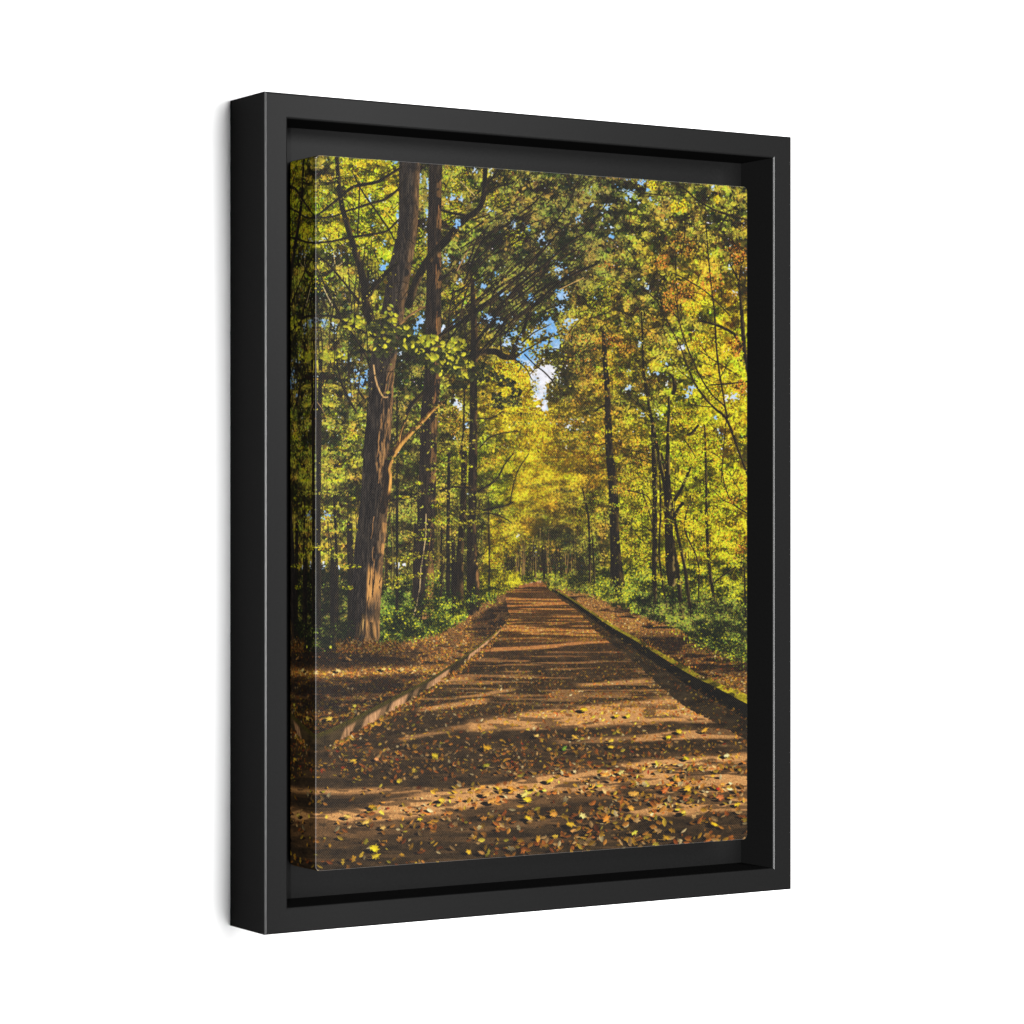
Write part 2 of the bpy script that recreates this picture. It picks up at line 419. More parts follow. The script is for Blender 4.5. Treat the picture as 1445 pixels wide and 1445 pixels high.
# the two verges: leaf litter
verge = ground & ~road
vl = np.zeros((PH, PW), np.float32)
vn = noise(30, 5, 3)
left_v = verge & (UX < xl)
right_v = verge & ~left_v
vl = np.where(left_v, np.maximum(np.exp(-((UY - (951 - (UX - 445) * .045)) / 7) ** 2), .9 * np.exp(-((UY - hor - 7) / 9) ** 2) * sstep(500, 600, UX)), vl)
vl = np.where(left_v, np.maximum(vl, .8 * np.exp(-((UX - 650) / 40) ** 2 - ((UY - 905) / 9) ** 2)), vl)
vl = np.where(left_v, np.maximum(vl, .7 * sstep(560, 610, UX) * sstep(690, 660, UX) * sstep(.4, .58, vn)), vl)
vl = np.where(left_v, np.maximum(vl, .35 * sstep(.55, .72, vn)), vl)
vl = np.where(right_v, np.maximum(1.0 * sstep(908, 884, UY) * sstep(.12, .42, vn), .5 * sstep(.45, .7, vn)), vl)
vl = np.where(right_v & (UX > 985) & (UY > 955), np.maximum(vl, .6), vl)
vb = (C(36, 28, 22) * (1 - vl[..., None]) + C(132, 92, 52) * vl[..., None]) * (.6 + .8 * tiny)[..., None]
img[verge] = vb[verge]


def at(a, x, y):
    return a[np.clip(((y - OY) * S).astype(int), 0, PH - 1), np.clip(((x - OX) * S).astype(int), 0, PW - 1)]


LEAFCOL = np.array([(232, 168, 52), (244, 196, 66), (226, 148, 62), (206, 118, 50), (236, 182, 112), (246, 214, 150), (176, 92, 40), (206, 184, 56), (190, 74, 40), (248, 216, 74)], np.float32)
LEAFP = np.array([.18, .09, .24, .18, .14, .06, .06, .02, .008, .02])


drift = noise(34, 9, 3)


def litter(n, xr_, yr_, where, size, litmap, boost=1., lob=.35, dim=.34, shadow=False):
    x = rng.uniform(*xr_, n); y = yr_[0] + (yr_[1] - yr_[0]) * rng.random(n)
    s = at(where, x, y)
    if shadow:
        s &= rng.random(n) < np.clip(2.4 * (at(drift, x, y) - .32), .12, 1) * np.clip(.45 + (x - 440) / 420, 0, 1)
    x, y = x[s], y[s]; n = len(x)
    if n == 0:
        return
    d = np.clip((y - 815) / 400, .0, 1)
    r = (size[0] + size[1] * d) * rng.uniform(.5, 1.45, n)
    c = LEAFCOL[rng.choice(len(LEAFCOL), n, p=LEAFP / LEAFP.sum())]
    l = np.clip(at(litmap, x, y) + rng.normal(0, .08, n), 0, 1)
    c = c * (dim + (1.02 - dim) * l)[:, None] * rng.uniform(.6, 1.15, n)[:, None] * boost
    if shadow:
        k = rng.random(n) < .55
        stamp(x[k] - r[k] * .9, y[k] + r[k] * .35, r[k] * 1.05, np.tile(C(28, 20, 14), (k.sum(), 1)), ang=rng.normal(0, .25, k.sum()), asp=.32)
    q = rng.random(n) < lob
    stamp(x[~q], y[~q], r[~q], np.clip(c[~q], 3, 255), ang=rng.normal(0, .7, (~q).sum()), asp=rng.uniform(.25, .6, (~q).sum()), vein=.3)
    stamp(x[q], y[q], r[q], np.clip(c[q], 3, 255), asp=rng.uniform(.55, .9, q.sum()), lobes=5, vein=.3)


allg = ground
litter(16000, (640, 860), (820, 905), road, (.5, 2.), lit, lob=0)
litter(9000, (398, 1060), (885, 1010), road & ~kerbshade, (.4, 2.6), lit, lob=.1, dim=.4)
litter(2600, (398, 1060), (940, 1090), road & ~kerbshade, (.35, 4.0), lit, dim=.56)
litter(2600, (398, 1060), (1050, 1240), road, (.2, 4.3), lit, dim=.6, shadow=True)
litter(800, (480, 1060), (1060, 1200), lit > .35, (.3, 5.1), lit, dim=.7, shadow=True)
litter(1000, (700, 1060), (1075, 1200), road, (.2, 4.9), lit, dim=.64, shadow=True)
litter(1900, (790, 1060), (845, 1060), kerbshade, (.4, 3.0), lit, dim=.42)
litter(9000, (398, 740), (850, 1060), left_v, (.5, 3.4), vl, lob=.2, dim=.24)
litter(9000, (770, 1062), (825, 1000), right_v, (.5, 3.), vl, lob=.1, dim=.28)
litter(2600, (398, 720), (870, 1000), left_v & (vl > .45), (.6, 4.2), vl, lob=.25, dim=.5)
litter(1400, (780, 1062), (830, 1000), right_v & (vl > .45), (.6, 3.6), vl, lob=.2, dim=.5)
litter(700, (398, 640), (1000, 1060), left_v, (.5, 3.6), vl, lob=.3, dim=.42)
# grit on the path
n = 9000; x = rng.uniform(400, 1060, n); y = rng.uniform(960, 1240, n); s = at(road, x, y); x, y = x[s], y[s]
c = at(img, x, y) * rng.uniform(.5, 1.5, len(x))[:, None]
stamp(x, y, rng.uniform(.3, .7, len(x)), np.clip(c, 0, 255), asp=.8)
n = 2600; x = rng.uniform(400, 1060, n); y = rng.uniform(1040, 1240, n); s = at(road, x, y); x, y = x[s], y[s]
stamp(x, y, rng.uniform(.3, .8, len(x)), np.clip(at(img, x, y) * rng.choice([.35, 1.7], len(x))[:, None], 0, 255), asp=.7)


# left kerb: pale worn stones with a mossy top, sun on the face in patches
def kerb_left():
    top = [(719, 866), (712, 880), (692, 898), (662, 920), (633, 940), (604, 958), (565, 978), (530, 996), (497, 1013), (460, 1030), (430, 1042), (396, 1054)]
    p = catmull([(a, b, 0) for a, b in top], 1.0)
    Kx = p[::-1, 0]; Ky = p[::-1, 1]
    ky = np.interp(UX, Kx, Ky)
    h = np.interp(UX, [396, 500, 560, 620, 660, 690, 719], [30, 26, 21, 14, 11, 7, 2])
    r = np.clip((UY - ky) / h, -1, 2)
    m = (UY > ky) & (UY < ky + h * (.9 + .25 * (blot - .5))) & (UX < 720)
    face = np.zeros((PH, PW), np.float32)
    for (a, b, k) in [(690, 718, .8), (668, 696, .85), (662, 678, .9), (610, 640, .9), (604, 622, .6), (552, 582, .85), (516, 546, .8), (488, 508, .65), (585, 596, .35), (540, 552, .4)]:
        w = (b - a) * .25
        e = UX + (UY - ky) * .45
        face = np.maximum(face, k * sstep(a, a + w, e) * sstep(b, b - w, e))
    face *= sstep(.18, .45, r) * (.7 + .5 * bark_f)
    joint = (np.mod(UX + 7, 31) < .9) * .35
    c = C(60, 48, 30) * (.7 + .6 * blot)[..., None] * (1 - face[..., None]) + C(226, 166, 118) * face[..., None]
    moss = sstep(.34, .1, r)[..., None]
    c = c * (1 - moss) + (C(66, 58, 22) + C(50, 44, 4) * sstep(640, 690, UX)[..., None]) * moss * (.7 + .6 * tiny)[..., None]
    c = c * (1 - joint[..., None])
    img[m] = c[m]


kerb_left()


# right kerb: dark face in its own shade, yellow moss lit along the top
def kerb_right():
    top = [(776, 829), (800, 842), (836, 866), (866, 886), (896, 903), (928, 923), (960, 943), (985, 957), (1010, 969), (1042, 986), (1064, 997)]
    p = catmull([(a, b, 0) for a, b in top], 1.0)
    ky = np.interp(UX, p[:, 0], p[:, 1])
    w = np.interp(UX, [776, 850, 960, 1064], [1.2, 3, 6, 10])
    h = np.interp(UX, [776, 850, 960, 1064], [2.5, 9, 17, 24])
    m = (UX > 776) & (UY > ky) & (UY < ky + h)
    c = C(20, 17, 12) * (.6 + .8 * blot)[..., None]
    img[m] = c[m]
    m2 = (UX > 786) & (UY < ky + .8) & (UY > ky - w * (.8 + .5 * blot))
    l = sstep(.38, .6, noise(14, 9, 2)) * sstep(820, 880, UX) * .55 + .75 * sstep(1000, 1030, UX) * sstep(.2, .5, blot) + .35 * sstep(980, 960, UX) * sstep(880, 850, UX)
    c2 = C(58, 52, 18) * (1 - np.clip(l, 0, 1))[..., None] + C(176, 158, 36) * np.clip(l, 0, 1)[..., None]
    c2 *= (.75 + .5 * tiny)[..., None]
    img[m2] = c2[m2]


kerb_right()
# pale bend of the path far away
stroke([(734, 827, 6), (752, 824, 5), (768, 821.5, 4), (784, 818.5, 3), (798, 815.5, 1.8)], plain((136, 86, 50)))
stroke([(758, 820, 1.2), (772, 818.5, 2.2), (794, 815.5, 1.8)], plain((206, 152, 100)))
stroke([(712, 833, 1.2), (722, 828, 1.2), (732, 825, 1)], plain((160, 124, 60)))
for k in range(14):
    x = rng.uniform(736, 766); stamp(np.array([x]), np.array([823.5 - (x - 736) * .09 + rng.normal(0, .5)]), np.array([rng.uniform(.6, 1.1)]), C(206, 186, 150)[None], asp=.7)

def drift_line(pts, n, off, spread, size, k):
    q = catmull([(a, b, 0) for a, b in pts], 1.0); i = rng.integers(0, len(q), n)
    x = q[i, 0] + rng.normal(0, spread, n); y = q[i, 1] + off + np.abs(rng.normal(0, spread * .6, n))
    d = np.clip((y - 815) / 400, 0, 1)
    c = LEAFCOL[rng.choice(len(LEAFCOL), n, p=LEAFP / LEAFP.sum())] * rng.uniform(*k, n)[:, None]
    stamp(x, y, (size[0] + size[1] * d) * rng.uniform(.5, 1.4, n), np.clip(c, 4, 255), ang=rng.normal(0, .8, n), asp=rng.uniform(.3, .7, n), vein=.3)


drift_line([(718, 870), (690, 905), (662, 928), (633, 950), (604, 970), (565, 994), (530, 1014), (497, 1034), (460, 1052)], 620, 4, 3.2, (.5, 4), (.25, .9))
drift_line([(712, 880), (662, 918), (604, 955), (530, 992), (440, 1034)], 300, -7, 4, (.5, 3.6), (.2, .7))
drift_line([(800, 846), (866, 892), (928, 935), (1010, 985), (1060, 1012)], 200, 3, 6, (.5, 3), (.15, .5))
drift_line([(836, 864), (896, 900), (960, 938), (1042, 982)], 260, -7, 7, (.5, 3.4), (.25, .85))

# ---- 5. undergrowth ----------------------------------------------
def shrub(x0, x1, top, bot, n, pal, bias=0., size=1., spread=.33, alt=None):
    x = rng.uniform(x0, x1, n); t = rng.random(n)
    yt = interp(top, x); yb = interp(bot, x) + rng.normal(0, 3, n)
    y = yt + (yb - yt) * t + rng.normal(0, 3.5, n) * (1 - t) - 9 * (at(blot, x, yt) - .5) * (1 - t)
    o = np.argsort(y); x, y, t = x[o], y[o], t[o]
    P = np.array([np.concatenate([C(*v) for v in PAL[k]]) for k in pal])
    f = P[rng.integers(0, len(pal), n)]
    v = np.clip(.42 + bias + 1.25 * (at(clump, x, y) - .5) + .7 * (at(clump2, x, y) - .5) + rng.normal(0, spread, n), 0, 1)[:, None]
    c = np.where(v < .5, f[:, :3] + (f[:, 3:6] - f[:, :3]) * v * 2, f[:, 3:6] + (f[:, 6:] - f[:, 3:6]) * (v - .5) * 2)
    stamp(x, y, rng.uniform(.7, 1.7, n) * size, np.clip(c, 4, 255), asp=rng.uniform(.4, .8, n), vein=.25)


shrub(676, 726, [(676, 812), (726, 814)], [(676, 846), (700, 838), (726, 829)], 1300, 'lYo', .08, .75)
shrub(764, 812, [(764, 818), (780, 812), (812, 812)], [(764, 819), (780, 823), (796, 829), (812, 835)], 700, 'gdg', -.2, .7)
shrub(700, 745, [(700, 818), (745, 812)], [(700, 836), (715, 830), (730, 824), (745, 820)], 600, 'lYo', .05, .7)
# dark understorey left, then lit shrubs
shrub(398, 520, [(398, 800), (520, 810)], [(398, 918), (520, 912)], 5200, 'ddg', -.24)
shrub(536, 660, [(536, 830), (600, 838), (660, 826)], [(536, 908), (620, 893), (660, 868)], 6500, 'gggd', .02)
shrub(540, 660, [(540, 862), (600, 856), (660, 850)], [(536, 908), (620, 893), (660, 868)], 1700, 'gl', .12)
shrub(640, 720, [(640, 818), (690, 816), (720, 812)], [(640, 875), (690, 846), (720, 828)], 2600, 'goll', .05, .8)
shrub(680, 735, [(680, 808), (735, 806)], [(680, 832), (735, 822)], 1500, 'Yll', .12, .7)
shrub(735, 790, [(735, 806), (790, 806)], [(735, 819), (790, 815)], 900, 'lgo', .05, .7)
shrub(772, 870, [(772, 812), (820, 808), (870, 816)], [(772, 828), (830, 838), (870, 854)], 3000, 'ogld', -.06, .8)
shrub(840, 1062, [(840, 800), (900, 800), (1062, 790)], [(840, 836), (900, 864), (950, 878), (985, 902), (1062, 930)], 11000, 'glog', -.04)
shrub(900, 1062, [(900, 840), (1062, 850)], [(900, 866), (950, 880), (985, 908), (1062, 940)], 6500, 'ggdd', -.24)
shrub(930, 1062, [(930, 850), (985, 880), (1062, 900)], [(930, 876), (985, 916), (1062, 952)], 620, 'gl', .02)

# glints: sky and sun through pinholes, single leaves catching the light
n = 3600; x = rng.uniform(440, 1055, n); y = rng.uniform(215, 640, n); s = (at(hole2, x, y) > .55) & (rng.random(n) < np.where(x < 620, .9, .5))
x, y = x[s], y[s]
stamp(x, y, rng.uniform(.4, 1., len(x)), np.clip(C(222, 224, 224) + rng.normal(0, 16, (len(x), 3)), 0, 255), asp=rng.uniform(.5, 1, len(x)))
n = 26000; x = rng.uniform(440, 1056, n); y = rng.uniform(210, 830, n); v = at(clump, x, y); s = rng.random(n) < np.clip(v * 1.8 - .55, 0, 1)
s &= ~((np.abs(x - np.interp(y, [200, 345, 430, 600, 830], [579, 571, 556, 534, 517])) < 20) & (y > 510))
x, y = x[s], y[s]
c = at(field, x, y)[:, 6:9] * rng.uniform(.8, 1.22, len(x))[:, None] * (1 + rng.normal(0, .1, len(x))[:, None] * C(.6, -.3, .3))
stamp(x, y, leafsize(x, y) * rng.uniform(.45, .95, len(x)), np.clip(c, 0, 255), asp=rng.uniform(.35, .8, len(x)), vein=.2)

# ---- 6. trunks ---------------------------------------------------
K = 1


def t_lit1(u, y, x, a, b):
    n = bark_n[a, b]
    edge = sstep(.25, .8, u) * sstep(.25, .6, dap[a, b] * .6 + dap2[a, b] * .5)
    lo = sstep(790, 806, y + (x - 520) * -.8) * sstep(868, 838, y + (x - 520) * .9) * sstep(-.12, .12, u) * 1.0
    lo2 = .62 * sstep(858, 880, y) * sstep(-.25, .15, u) * (.5 + .7 * n)
    st = .8 * sstep(700, 740, y) * sstep(815, 780, y) * sstep(.55, .8, u) * sstep(.25, .5, dap[a, b])
    up = .5 * sstep(555, 585, y) * sstep(695, 660, y) * sstep(-.15, .1, u) * sstep(.5, .7, n)
    q = np.maximum.reduce([edge * .34, lo, lo2, st, up])
    return np.clip(q, 0, 1)


# faint far trunks among the left trees
for (x, y0, y1, w) in [(449, 500, 900, 7), (475, 700, 900, 4), (560, 560, 860, 3), (632, 640, 850, 5), (495, 740, 905, 9), (470, 790, 905, 9), (640, 760, 858, 6), (585, 740, 850, 5), (690, 700, 835, 2), (622, 740, 850, 3)]:
    stroke([(x + rng.normal(0, 2), y0, w * .8), (x, (y0 + y1) / 2, w), (x, y1, w * 1.15)], bark((26, 23, 20), (48, 40, 30), (120, 95, 50), right=.2))
stroke([(655, 640, 8), (653, 720, 9), (649, 780, 10), (646, 826, 16), (646, 850, 17)], bark((26, 22, 18), (50, 40, 28), (160, 120, 62), right=.55))
# third trunk
stroke([(666, 395, 5), (668, 440, 8), (669, 480, 10), (668, 540, 10), (668, 600, 11), (667, 660, 12), (666, 720, 11), (665, 770, 13), (667, 810, 17), (667, 858, 20)],
       bark((28, 24, 20), (52, 42, 32), (196, 138, 76), right=.35, litfn=lambda u, y, x, a, b: .75 * sstep(770, 790, y) * sstep(.35, .75, u) * sstep(.2, .5, dap[a, b])))
# second trunk
stroke([(615, 206, 19), (614, 260, 18), (613, 320, 19), (612, 400, 21), (611, 470, 22), (610, 530, 23), (605, 590, 24), (604, 640, 24), (602, 700, 25), (600, 760, 25), (598, 810, 29), (596, 858, 32)],
       bark((33, 28, 25), (62, 51, 40), (190, 134, 72), right=.5, litfn=lambda u, y, x, a, b: np.maximum(.5 * sstep(.1, .5, u) * sstep(.52, .62, dap[a, b]), .7 * sstep(792, 806, y) * sstep(.3, .5, u))))
# ivy foot and the thin pale stem before it
shrub(600, 622, [(600, 815), (622, 800)], [(600, 870), (622, 868)], 500, 'gl', .16, .9)
stroke([(601, 725, 1.3), (600, 760, 1.4), (594, 800, 1.6), (592, 830, 1.8), (586, 860, 2), (581, 872, 1.6)], plain((190, 160, 112)))
# main trunk
stroke([(579, 200, 30), (577, 260, 29), (576, 310, 27), (571, 345, 29), (563, 385, 32), (556, 430, 32), (546, 480, 35), (538, 525, 36), (537, 570, 35), (534, 605, 36), (530, 650, 36), (529, 690, 39), (525, 740, 41), (521, 775, 42), (518, 820, 42), (516, 860, 41), (515, 880, 41), (514, 894, 44)],
       bark((34, 30, 28), (76, 66, 55), (222, 158, 88), right=.3, litfn=t_lit1))
# roots of the main trunk
stroke([(505, 880, 5), (500, 900, 6), (494, 914, 4)], bark((34, 28, 24), (80, 64, 44), (200, 160, 96), right=.8))
stroke([(512, 868, 5), (508, 890, 6), (500, 908, 3)], bark((52, 42, 28), (120, 92, 54), (210, 166, 98), right=.8))
stroke([(524, 880, 6), (526, 898, 6), (534, 910, 4)], bark((46, 36, 25), (104, 78, 46), (190, 140, 80), right=.5))
stroke([(502, 850, 8), (496, 885, 10), (486, 912, 9)], bark((26, 23, 21), (44, 36, 29), (60, 48, 34), right=.1))
TX = [(520, 547), (570, 537), (605, 534), (650, 530), (690, 529), (740, 525), (775, 521), (820, 518), (860, 516), (900, 514)]
for k in range(150):
    y0 = rng.uniform(515, 870); Ln = rng.uniform(12, 38); u = rng.uniform(-.92, .92); lit_ = u > .05 and rng.random() < (.55 if y0 > 790 or y0 < 680 else .25)
    q = [(interp(TX, y0 + Ln * t) + u * 20 + rng.normal(0, .7), y0 + Ln * t, rng.uniform(.5, 1.2)) for t in (0, .33, .66, 1)]
    stroke(q, plain((156, 112, 68) if lit_ else (24, 20, 18)))
for k in range(60):
    y0 = rng.uniform(240, 830); Ln = rng.uniform(10, 30); u = rng.uniform(-.9, .9)
    q = [(np.interp(y0 + Ln * t, [206, 400, 530, 640, 810], [615, 612, 610, 604, 598]) + u * 10 + rng.normal(0, .5), y0 + Ln * t, rng.uniform(.5, 1.)) for t in (0, .5, 1)]
    stroke(q, plain((150, 100, 60) if u > .1 and rng.random() < .4 else (24, 20, 18)))
# right trunk
stroke([(852, 470, 6), (853, 500, 7), (857, 560, 8), (858, 600, 10), (860, 640, 11), (865, 690, 13), (867, 750, 13), (869, 790, 16), (871, 826, 21)],
       bark((26, 23, 20), (46, 38, 30), (120, 96, 44), right=.5))
# slim stems on the right
stems = [
    [(905, 440, 2), (907, 500, 3), (909, 530, 3.5), (916, 575, 4), (923, 610, 4), (930, 645, 4.5), (938, 690, 5), (944, 740, 5), (951, 775, 5), (957, 815, 6), (962, 872, 7)],
    [(920, 590, 4), (923, 660, 7), (924, 740, 7), (923, 800, 7), (924, 850, 6)],
    [(933, 640, 3), (939, 668, 3.2), (948, 710, 3.6), (955, 750, 4), (966, 800, 4.5), (972, 845, 5), (977, 880, 5)],
    [(944, 560, 3), (942, 640, 6), (942, 700, 10), (944, 760, 12), (946, 800, 13), (948, 822, 12)],
    [(994, 600, 2), (996, 660, 3), (997, 740, 4), (1001, 800, 4.5), (1008, 850, 4)],
    [(930, 640, 2), (932, 720, 3), (930, 780, 3), (936, 830, 2.4), (941, 860, 2)],
    [(822, 690, 2), (830, 730, 3), (832, 790, 3.2), (832, 820, 3)], [(836, 760, 2), (838, 800, 2.6), (839, 822, 2.4)],
    [(975, 700, 2), (966, 745, 2), (984, 790, 2), (986, 840, 2)], [(1050, 800, 2), (1052, 870, 2.4)],
    [(880, 690, 1.5), (913, 700, 1.6), (922, 725, 2)], [(905, 690, 1.4), (915, 720, 1.6), (921, 740, 2)], [(905, 740, 1.4), (920, 750, 2)],
    [(974, 660, 3), (962, 688, 4), (952, 705, 5)], [(963, 710, 5), (955, 722, 5), (948, 735, 6)],
    [(1038, 800, 2), (1020, 812, 2.4), (1008, 822, 2)],
]
for s in stems:
    stroke(s, bark((26, 22, 17), (48, 40, 26), (178, 150, 84), right=.75))
DIAG = [
    [(925, 420, 1.4), (940, 450, 1.8), (960, 490, 2), (980, 540, 2.6), (1004, 572, 3), (1024, 590, 3.4), (1040, 630, 3.2), (1053, 665, 3.4), (1062, 690, 3.4)],
    [(950, 400, 1.2), (958, 450, 1.6), (966, 480, 1.8), (985, 525, 2), (1003, 555, 2.2), (1022, 573, 2.4), (1026, 590, 2.6)],
    [(994, 270, 1.2), (997, 330, 1.6), (1002, 390, 2.2), (1008, 440, 2.6), (1010, 480, 2.6), (1014, 520, 2.6), (1020, 555, 2.4), (1025, 585, 2.4)],
    [(1030, 372, 2), (1042, 400, 3), (1047, 450, 5.5), (1050, 490, 6), (1056, 525, 6), (1062, 545, 6)],
    [(1042, 400, 2.4), (1046, 375, 2), (1052, 352, 1.6)], [(1042, 402, 2), (1036, 372, 1.6), (1028, 350, 1.2)],
    [(985, 452, 3), (1010, 458, 3.5), (1035, 471, 4), (1046, 490, 4)], [(1000, 543, 1.6), (1030, 541, 2.2), (1058, 538, 2.4)],
    [(955, 258, 1.6), (970, 270, 2.2), (985, 283, 2.6), (1010, 297, 3), (1030, 303, 3), (1060, 312, 3.2)],
    [(900, 272, 1.2), (925, 274, 1.4), (950, 275, 1.5), (972, 270, 1.6)], [(905, 403, 1.6), (920, 418, 2), (940, 432, 2), (960, 452, 2)],
    [(950, 385, 1.5), (975, 398, 1.8), (1000, 415, 1.8), (1030, 445, 1.8)], [(952, 330, 1.2), (954, 390, 1.5), (957, 455, 1.6)],
    [(925, 360, 1), (928, 400, 1.2), (936, 445, 1.4)], [(965, 300, 1), (966, 330, 1.2), (960, 370, 1.3)],
    [(1017, 375, 1.2), (1018, 420, 1.4)], [(1025, 590, 1.6), (1020, 640, 1.4), (1018, 680, 1.2)], [(988, 495, 1.2), (1010, 510, 1.4), (1035, 525, 1.4)],
    [(1018, 660, 1.2), (1024, 690, 1.4), (1036, 712, 1.8), (1054, 724, 2)], [(1005, 690, 1), (1020, 705, 1.2), (1036, 712, 1.4)],
    [(975, 570, 1), (990, 573, 1.3), (1006, 574, 1.6)], [(955, 520, 1), (970, 532, 1.3), (984, 538, 1.6)],
    [(880, 510, 1), (900, 520, 1.2), (908, 530, 1.5)], [(890, 560, 1), (905, 575, 1.2), (918, 590, 1.4)], [(870, 630, 1), (900, 637, 1.2), (920, 640, 1.4)],
    [(840, 580, 2.6), (848, 574, 3), (854, 572, 3)], [(838, 627, 1.6), (846, 628, 2), (855, 625, 2)], [(938, 525, 1), (948, 530, 3), (952, 545, 6), (950, 555, 5)], [(985, 600, 3), (975, 612, 5), (970, 613, 3)],
]
for s in DIAG:
    stroke(s, plain((30, 24, 16), (112, 92, 52), .6))
# limbs of the left trees
LIMB = [
    [(576, 430, 11), (588, 395, 11), (606, 364, 11), (630, 338, 11), (652, 312, 10), (673, 297, 8), (682, 278, 7), (685, 230, 6)],
    [(474, 205, 5), (477, 250, 6), (481, 285, 7), (494, 332, 8), (503, 362, 9), (512, 393, 10), (517, 430, 12), (528, 470, 14)],
    [(517, 420, 8), (530, 402, 7), (545, 385, 6), (560, 372, 5)],
    [(440, 310, 2), (455, 298, 3), (480, 278, 4), (500, 263, 4.5), (530, 257, 4.5), (548, 247, 4), (566, 236, 4)],
    [(440, 308, 2), (470, 305, 2.5), (488, 298, 3), (525, 286, 3.5), (545, 280, 3.5), (565, 264, 3)],
    [(440, 343, 3), (470, 340, 3), (492, 335, 3.4), (520, 331, 3), (545, 326, 3), (562, 310, 3)],
    [(496, 240, 1.6), (510, 268, 2), (528, 294, 2.2), (550, 326, 2.4), (556, 338, 2)], [(507, 258, 1.8), (506, 300, 1.8), (504, 330, 1.6)],
    [(445, 358, 2), (465, 375, 3), (485, 398, 3), (508, 428, 4)], [(444, 372, 1.5), (460, 405, 2), (478, 440, 2.4)],
    [(440, 446, 3), (470, 446, 3), (490, 455, 3.4), (515, 470, 3.4)], [(470, 430, 2), (490, 460, 3), (515, 500, 3), (522, 520, 3)],
    [(474, 505, 2), (480, 535, 3), (490, 560, 3.5), (502, 580, 3)], [(497, 520, 2), (503, 545, 3), (513, 562, 3)], [(445, 500, 2.4), (446, 560, 3), (447, 640, 3)],
    [(564, 622, 4), (570, 597, 4.5), (579, 573, 5), (593, 558, 6), (606, 545, 6), (616, 520, 6)],
    [(551, 706, 3.5), (575, 702, 3.4), (592, 694, 3)], [(620, 692, 2.4), (640, 687, 3), (662, 688, 3.4)],
    [(661, 503, 6), (681, 497, 8), (699, 496, 9), (711, 503, 9), (727, 504, 7)], [(664, 500, 6), (678, 474, 5.5), (696, 453, 5), (707, 433, 4.5), (730, 405, 4), (770, 372, 3.4), (800, 345, 2.6), (830, 325, 2)],
    [(724, 500, 6), (730, 480, 5), (738, 467, 5), (746, 442, 4.5), (758, 425, 4), (785, 402, 4), (815, 384, 4), (842, 372, 3)],
    [(620, 474, 5), (643, 459, 5), (663, 445, 4.5), (680, 432, 4), (720, 400, 3.4), (760, 360, 3), (790, 325, 2.4)],
    [(655, 400, 3), (668, 365, 3), (685, 335, 2.6), (720, 315, 2.4), (750, 296, 2)], [(620, 395, 5), (640, 382, 4), (660, 370, 3), (672, 340, 3), (690, 318, 2)],
    [(622, 296, 3), (640, 301, 3.5), (655, 303, 4)], [(628, 322, 2), (640, 324, 2.6), (648, 322, 3)], [(685, 262, 3.4), (695, 250, 3.2), (706, 232, 3)], [(684, 274, 3), (700, 264, 2.6), (722, 258, 2.2), (735, 246, 2)],
    [(690, 440, 2.5), (700, 408, 2.4), (735, 385, 2.4), (765, 350, 2)], [(700, 440, 2.5), (740, 412, 2.6), (760, 395, 2.4), (775, 370, 2)],
    [(740, 425, 3), (768, 405, 3), (790, 395, 3.4), (812, 380, 3.2)], [(650, 440, 2), (655, 420, 2), (668, 385, 2)], [(633, 480, 2.4), (634, 440, 2.4), (640, 410, 2)], [(654, 450, 2), (657, 475, 2.4), (660, 490, 2.4)],
    [(676, 430, 2), (682, 448, 2.4), (688, 455, 2)], [(708, 500, 3), (706, 475, 3), (712, 450, 3), (722, 440, 2.6)], [(672, 505, 4), (695, 478, 3), (725, 465, 2.4), (750, 445, 2)],
    [(675, 693, 3.4), (690, 684, 3.4), (702, 674, 3.4), (712, 655, 2), (724, 640, 1.6)], [(682, 720, 3), (700, 716, 3), (712, 714, 2.6), (724, 708, 2)], [(720, 708, 1.6), (724, 685, 1.6), (732, 662, 1.5), (746, 640, 1.3)],
    [(676, 722, 2), (700, 726, 2), (715, 733, 1.6), (722, 738, 1.2)], [(676, 632, 2), (690, 618, 2), (705, 612, 1.8), (730, 608, 1.4)], [(674, 590, 1.6), (692, 590, 1.8), (710, 580, 1.6)],
    [(655, 552, 2.4), (654, 600, 2.6), (650, 640, 3)], [(740, 500, 1.4), (755, 515, 1.6), (768, 525, 1.8), (780, 538, 1.8)], [(726, 502, 1.6), (735, 515, 1.6), (731, 525, 1.2)],
    [(848, 298, 1.4), (858, 284, 1.8), (862, 275, 1.6)], [(752, 345, 2), (775, 325, 2), (800, 290, 1.8), (812, 265, 1.4)], [(735, 300, 2), (760, 280, 2), (778, 255, 1.6)],
]
for s in LIMB:
    stroke(s, bark((30, 26, 22), (56, 46, 36), (150, 112, 62), right=.45), jitter=.25)
# gold lit branch
gold = bark((60, 42, 26), (150, 104, 52), (236, 172, 84), right=1., litfn=lambda u, y, x, a, b: .8 * sstep(-.3, .3, u))
stroke([(540, 720, 10), (545, 698, 11), (547, 675, 12), (546, 660, 11), (552, 645, 10), (560, 632, 9)], bark((34, 28, 24), (70, 52, 36), (240, 170, 84), right=.7, litfn=lambda u, y, x, a, b: .95 * sstep(.15, .5, u) * sstep(700, 690, y)))
stroke([(559, 634, 10), (566, 624, 9), (580, 610, 7), (598, 592, 6), (612, 577, 5), (628, 566, 4)], gold)
stroke([(563, 622, 2.4), (566, 608, 2.6), (571, 596, 2)], gold)
stroke([(527, 515, 2), (530, 535, 2.4), (535, 550, 2.6), (541, 560, 2.4), (547, 560, 1.6)], plain((196, 152, 98)))
stroke([(600, 432, 2), (588, 438, 3), (574, 448, 3), (564, 458, 2)], plain((112, 84, 54), (190, 140, 84), 1))
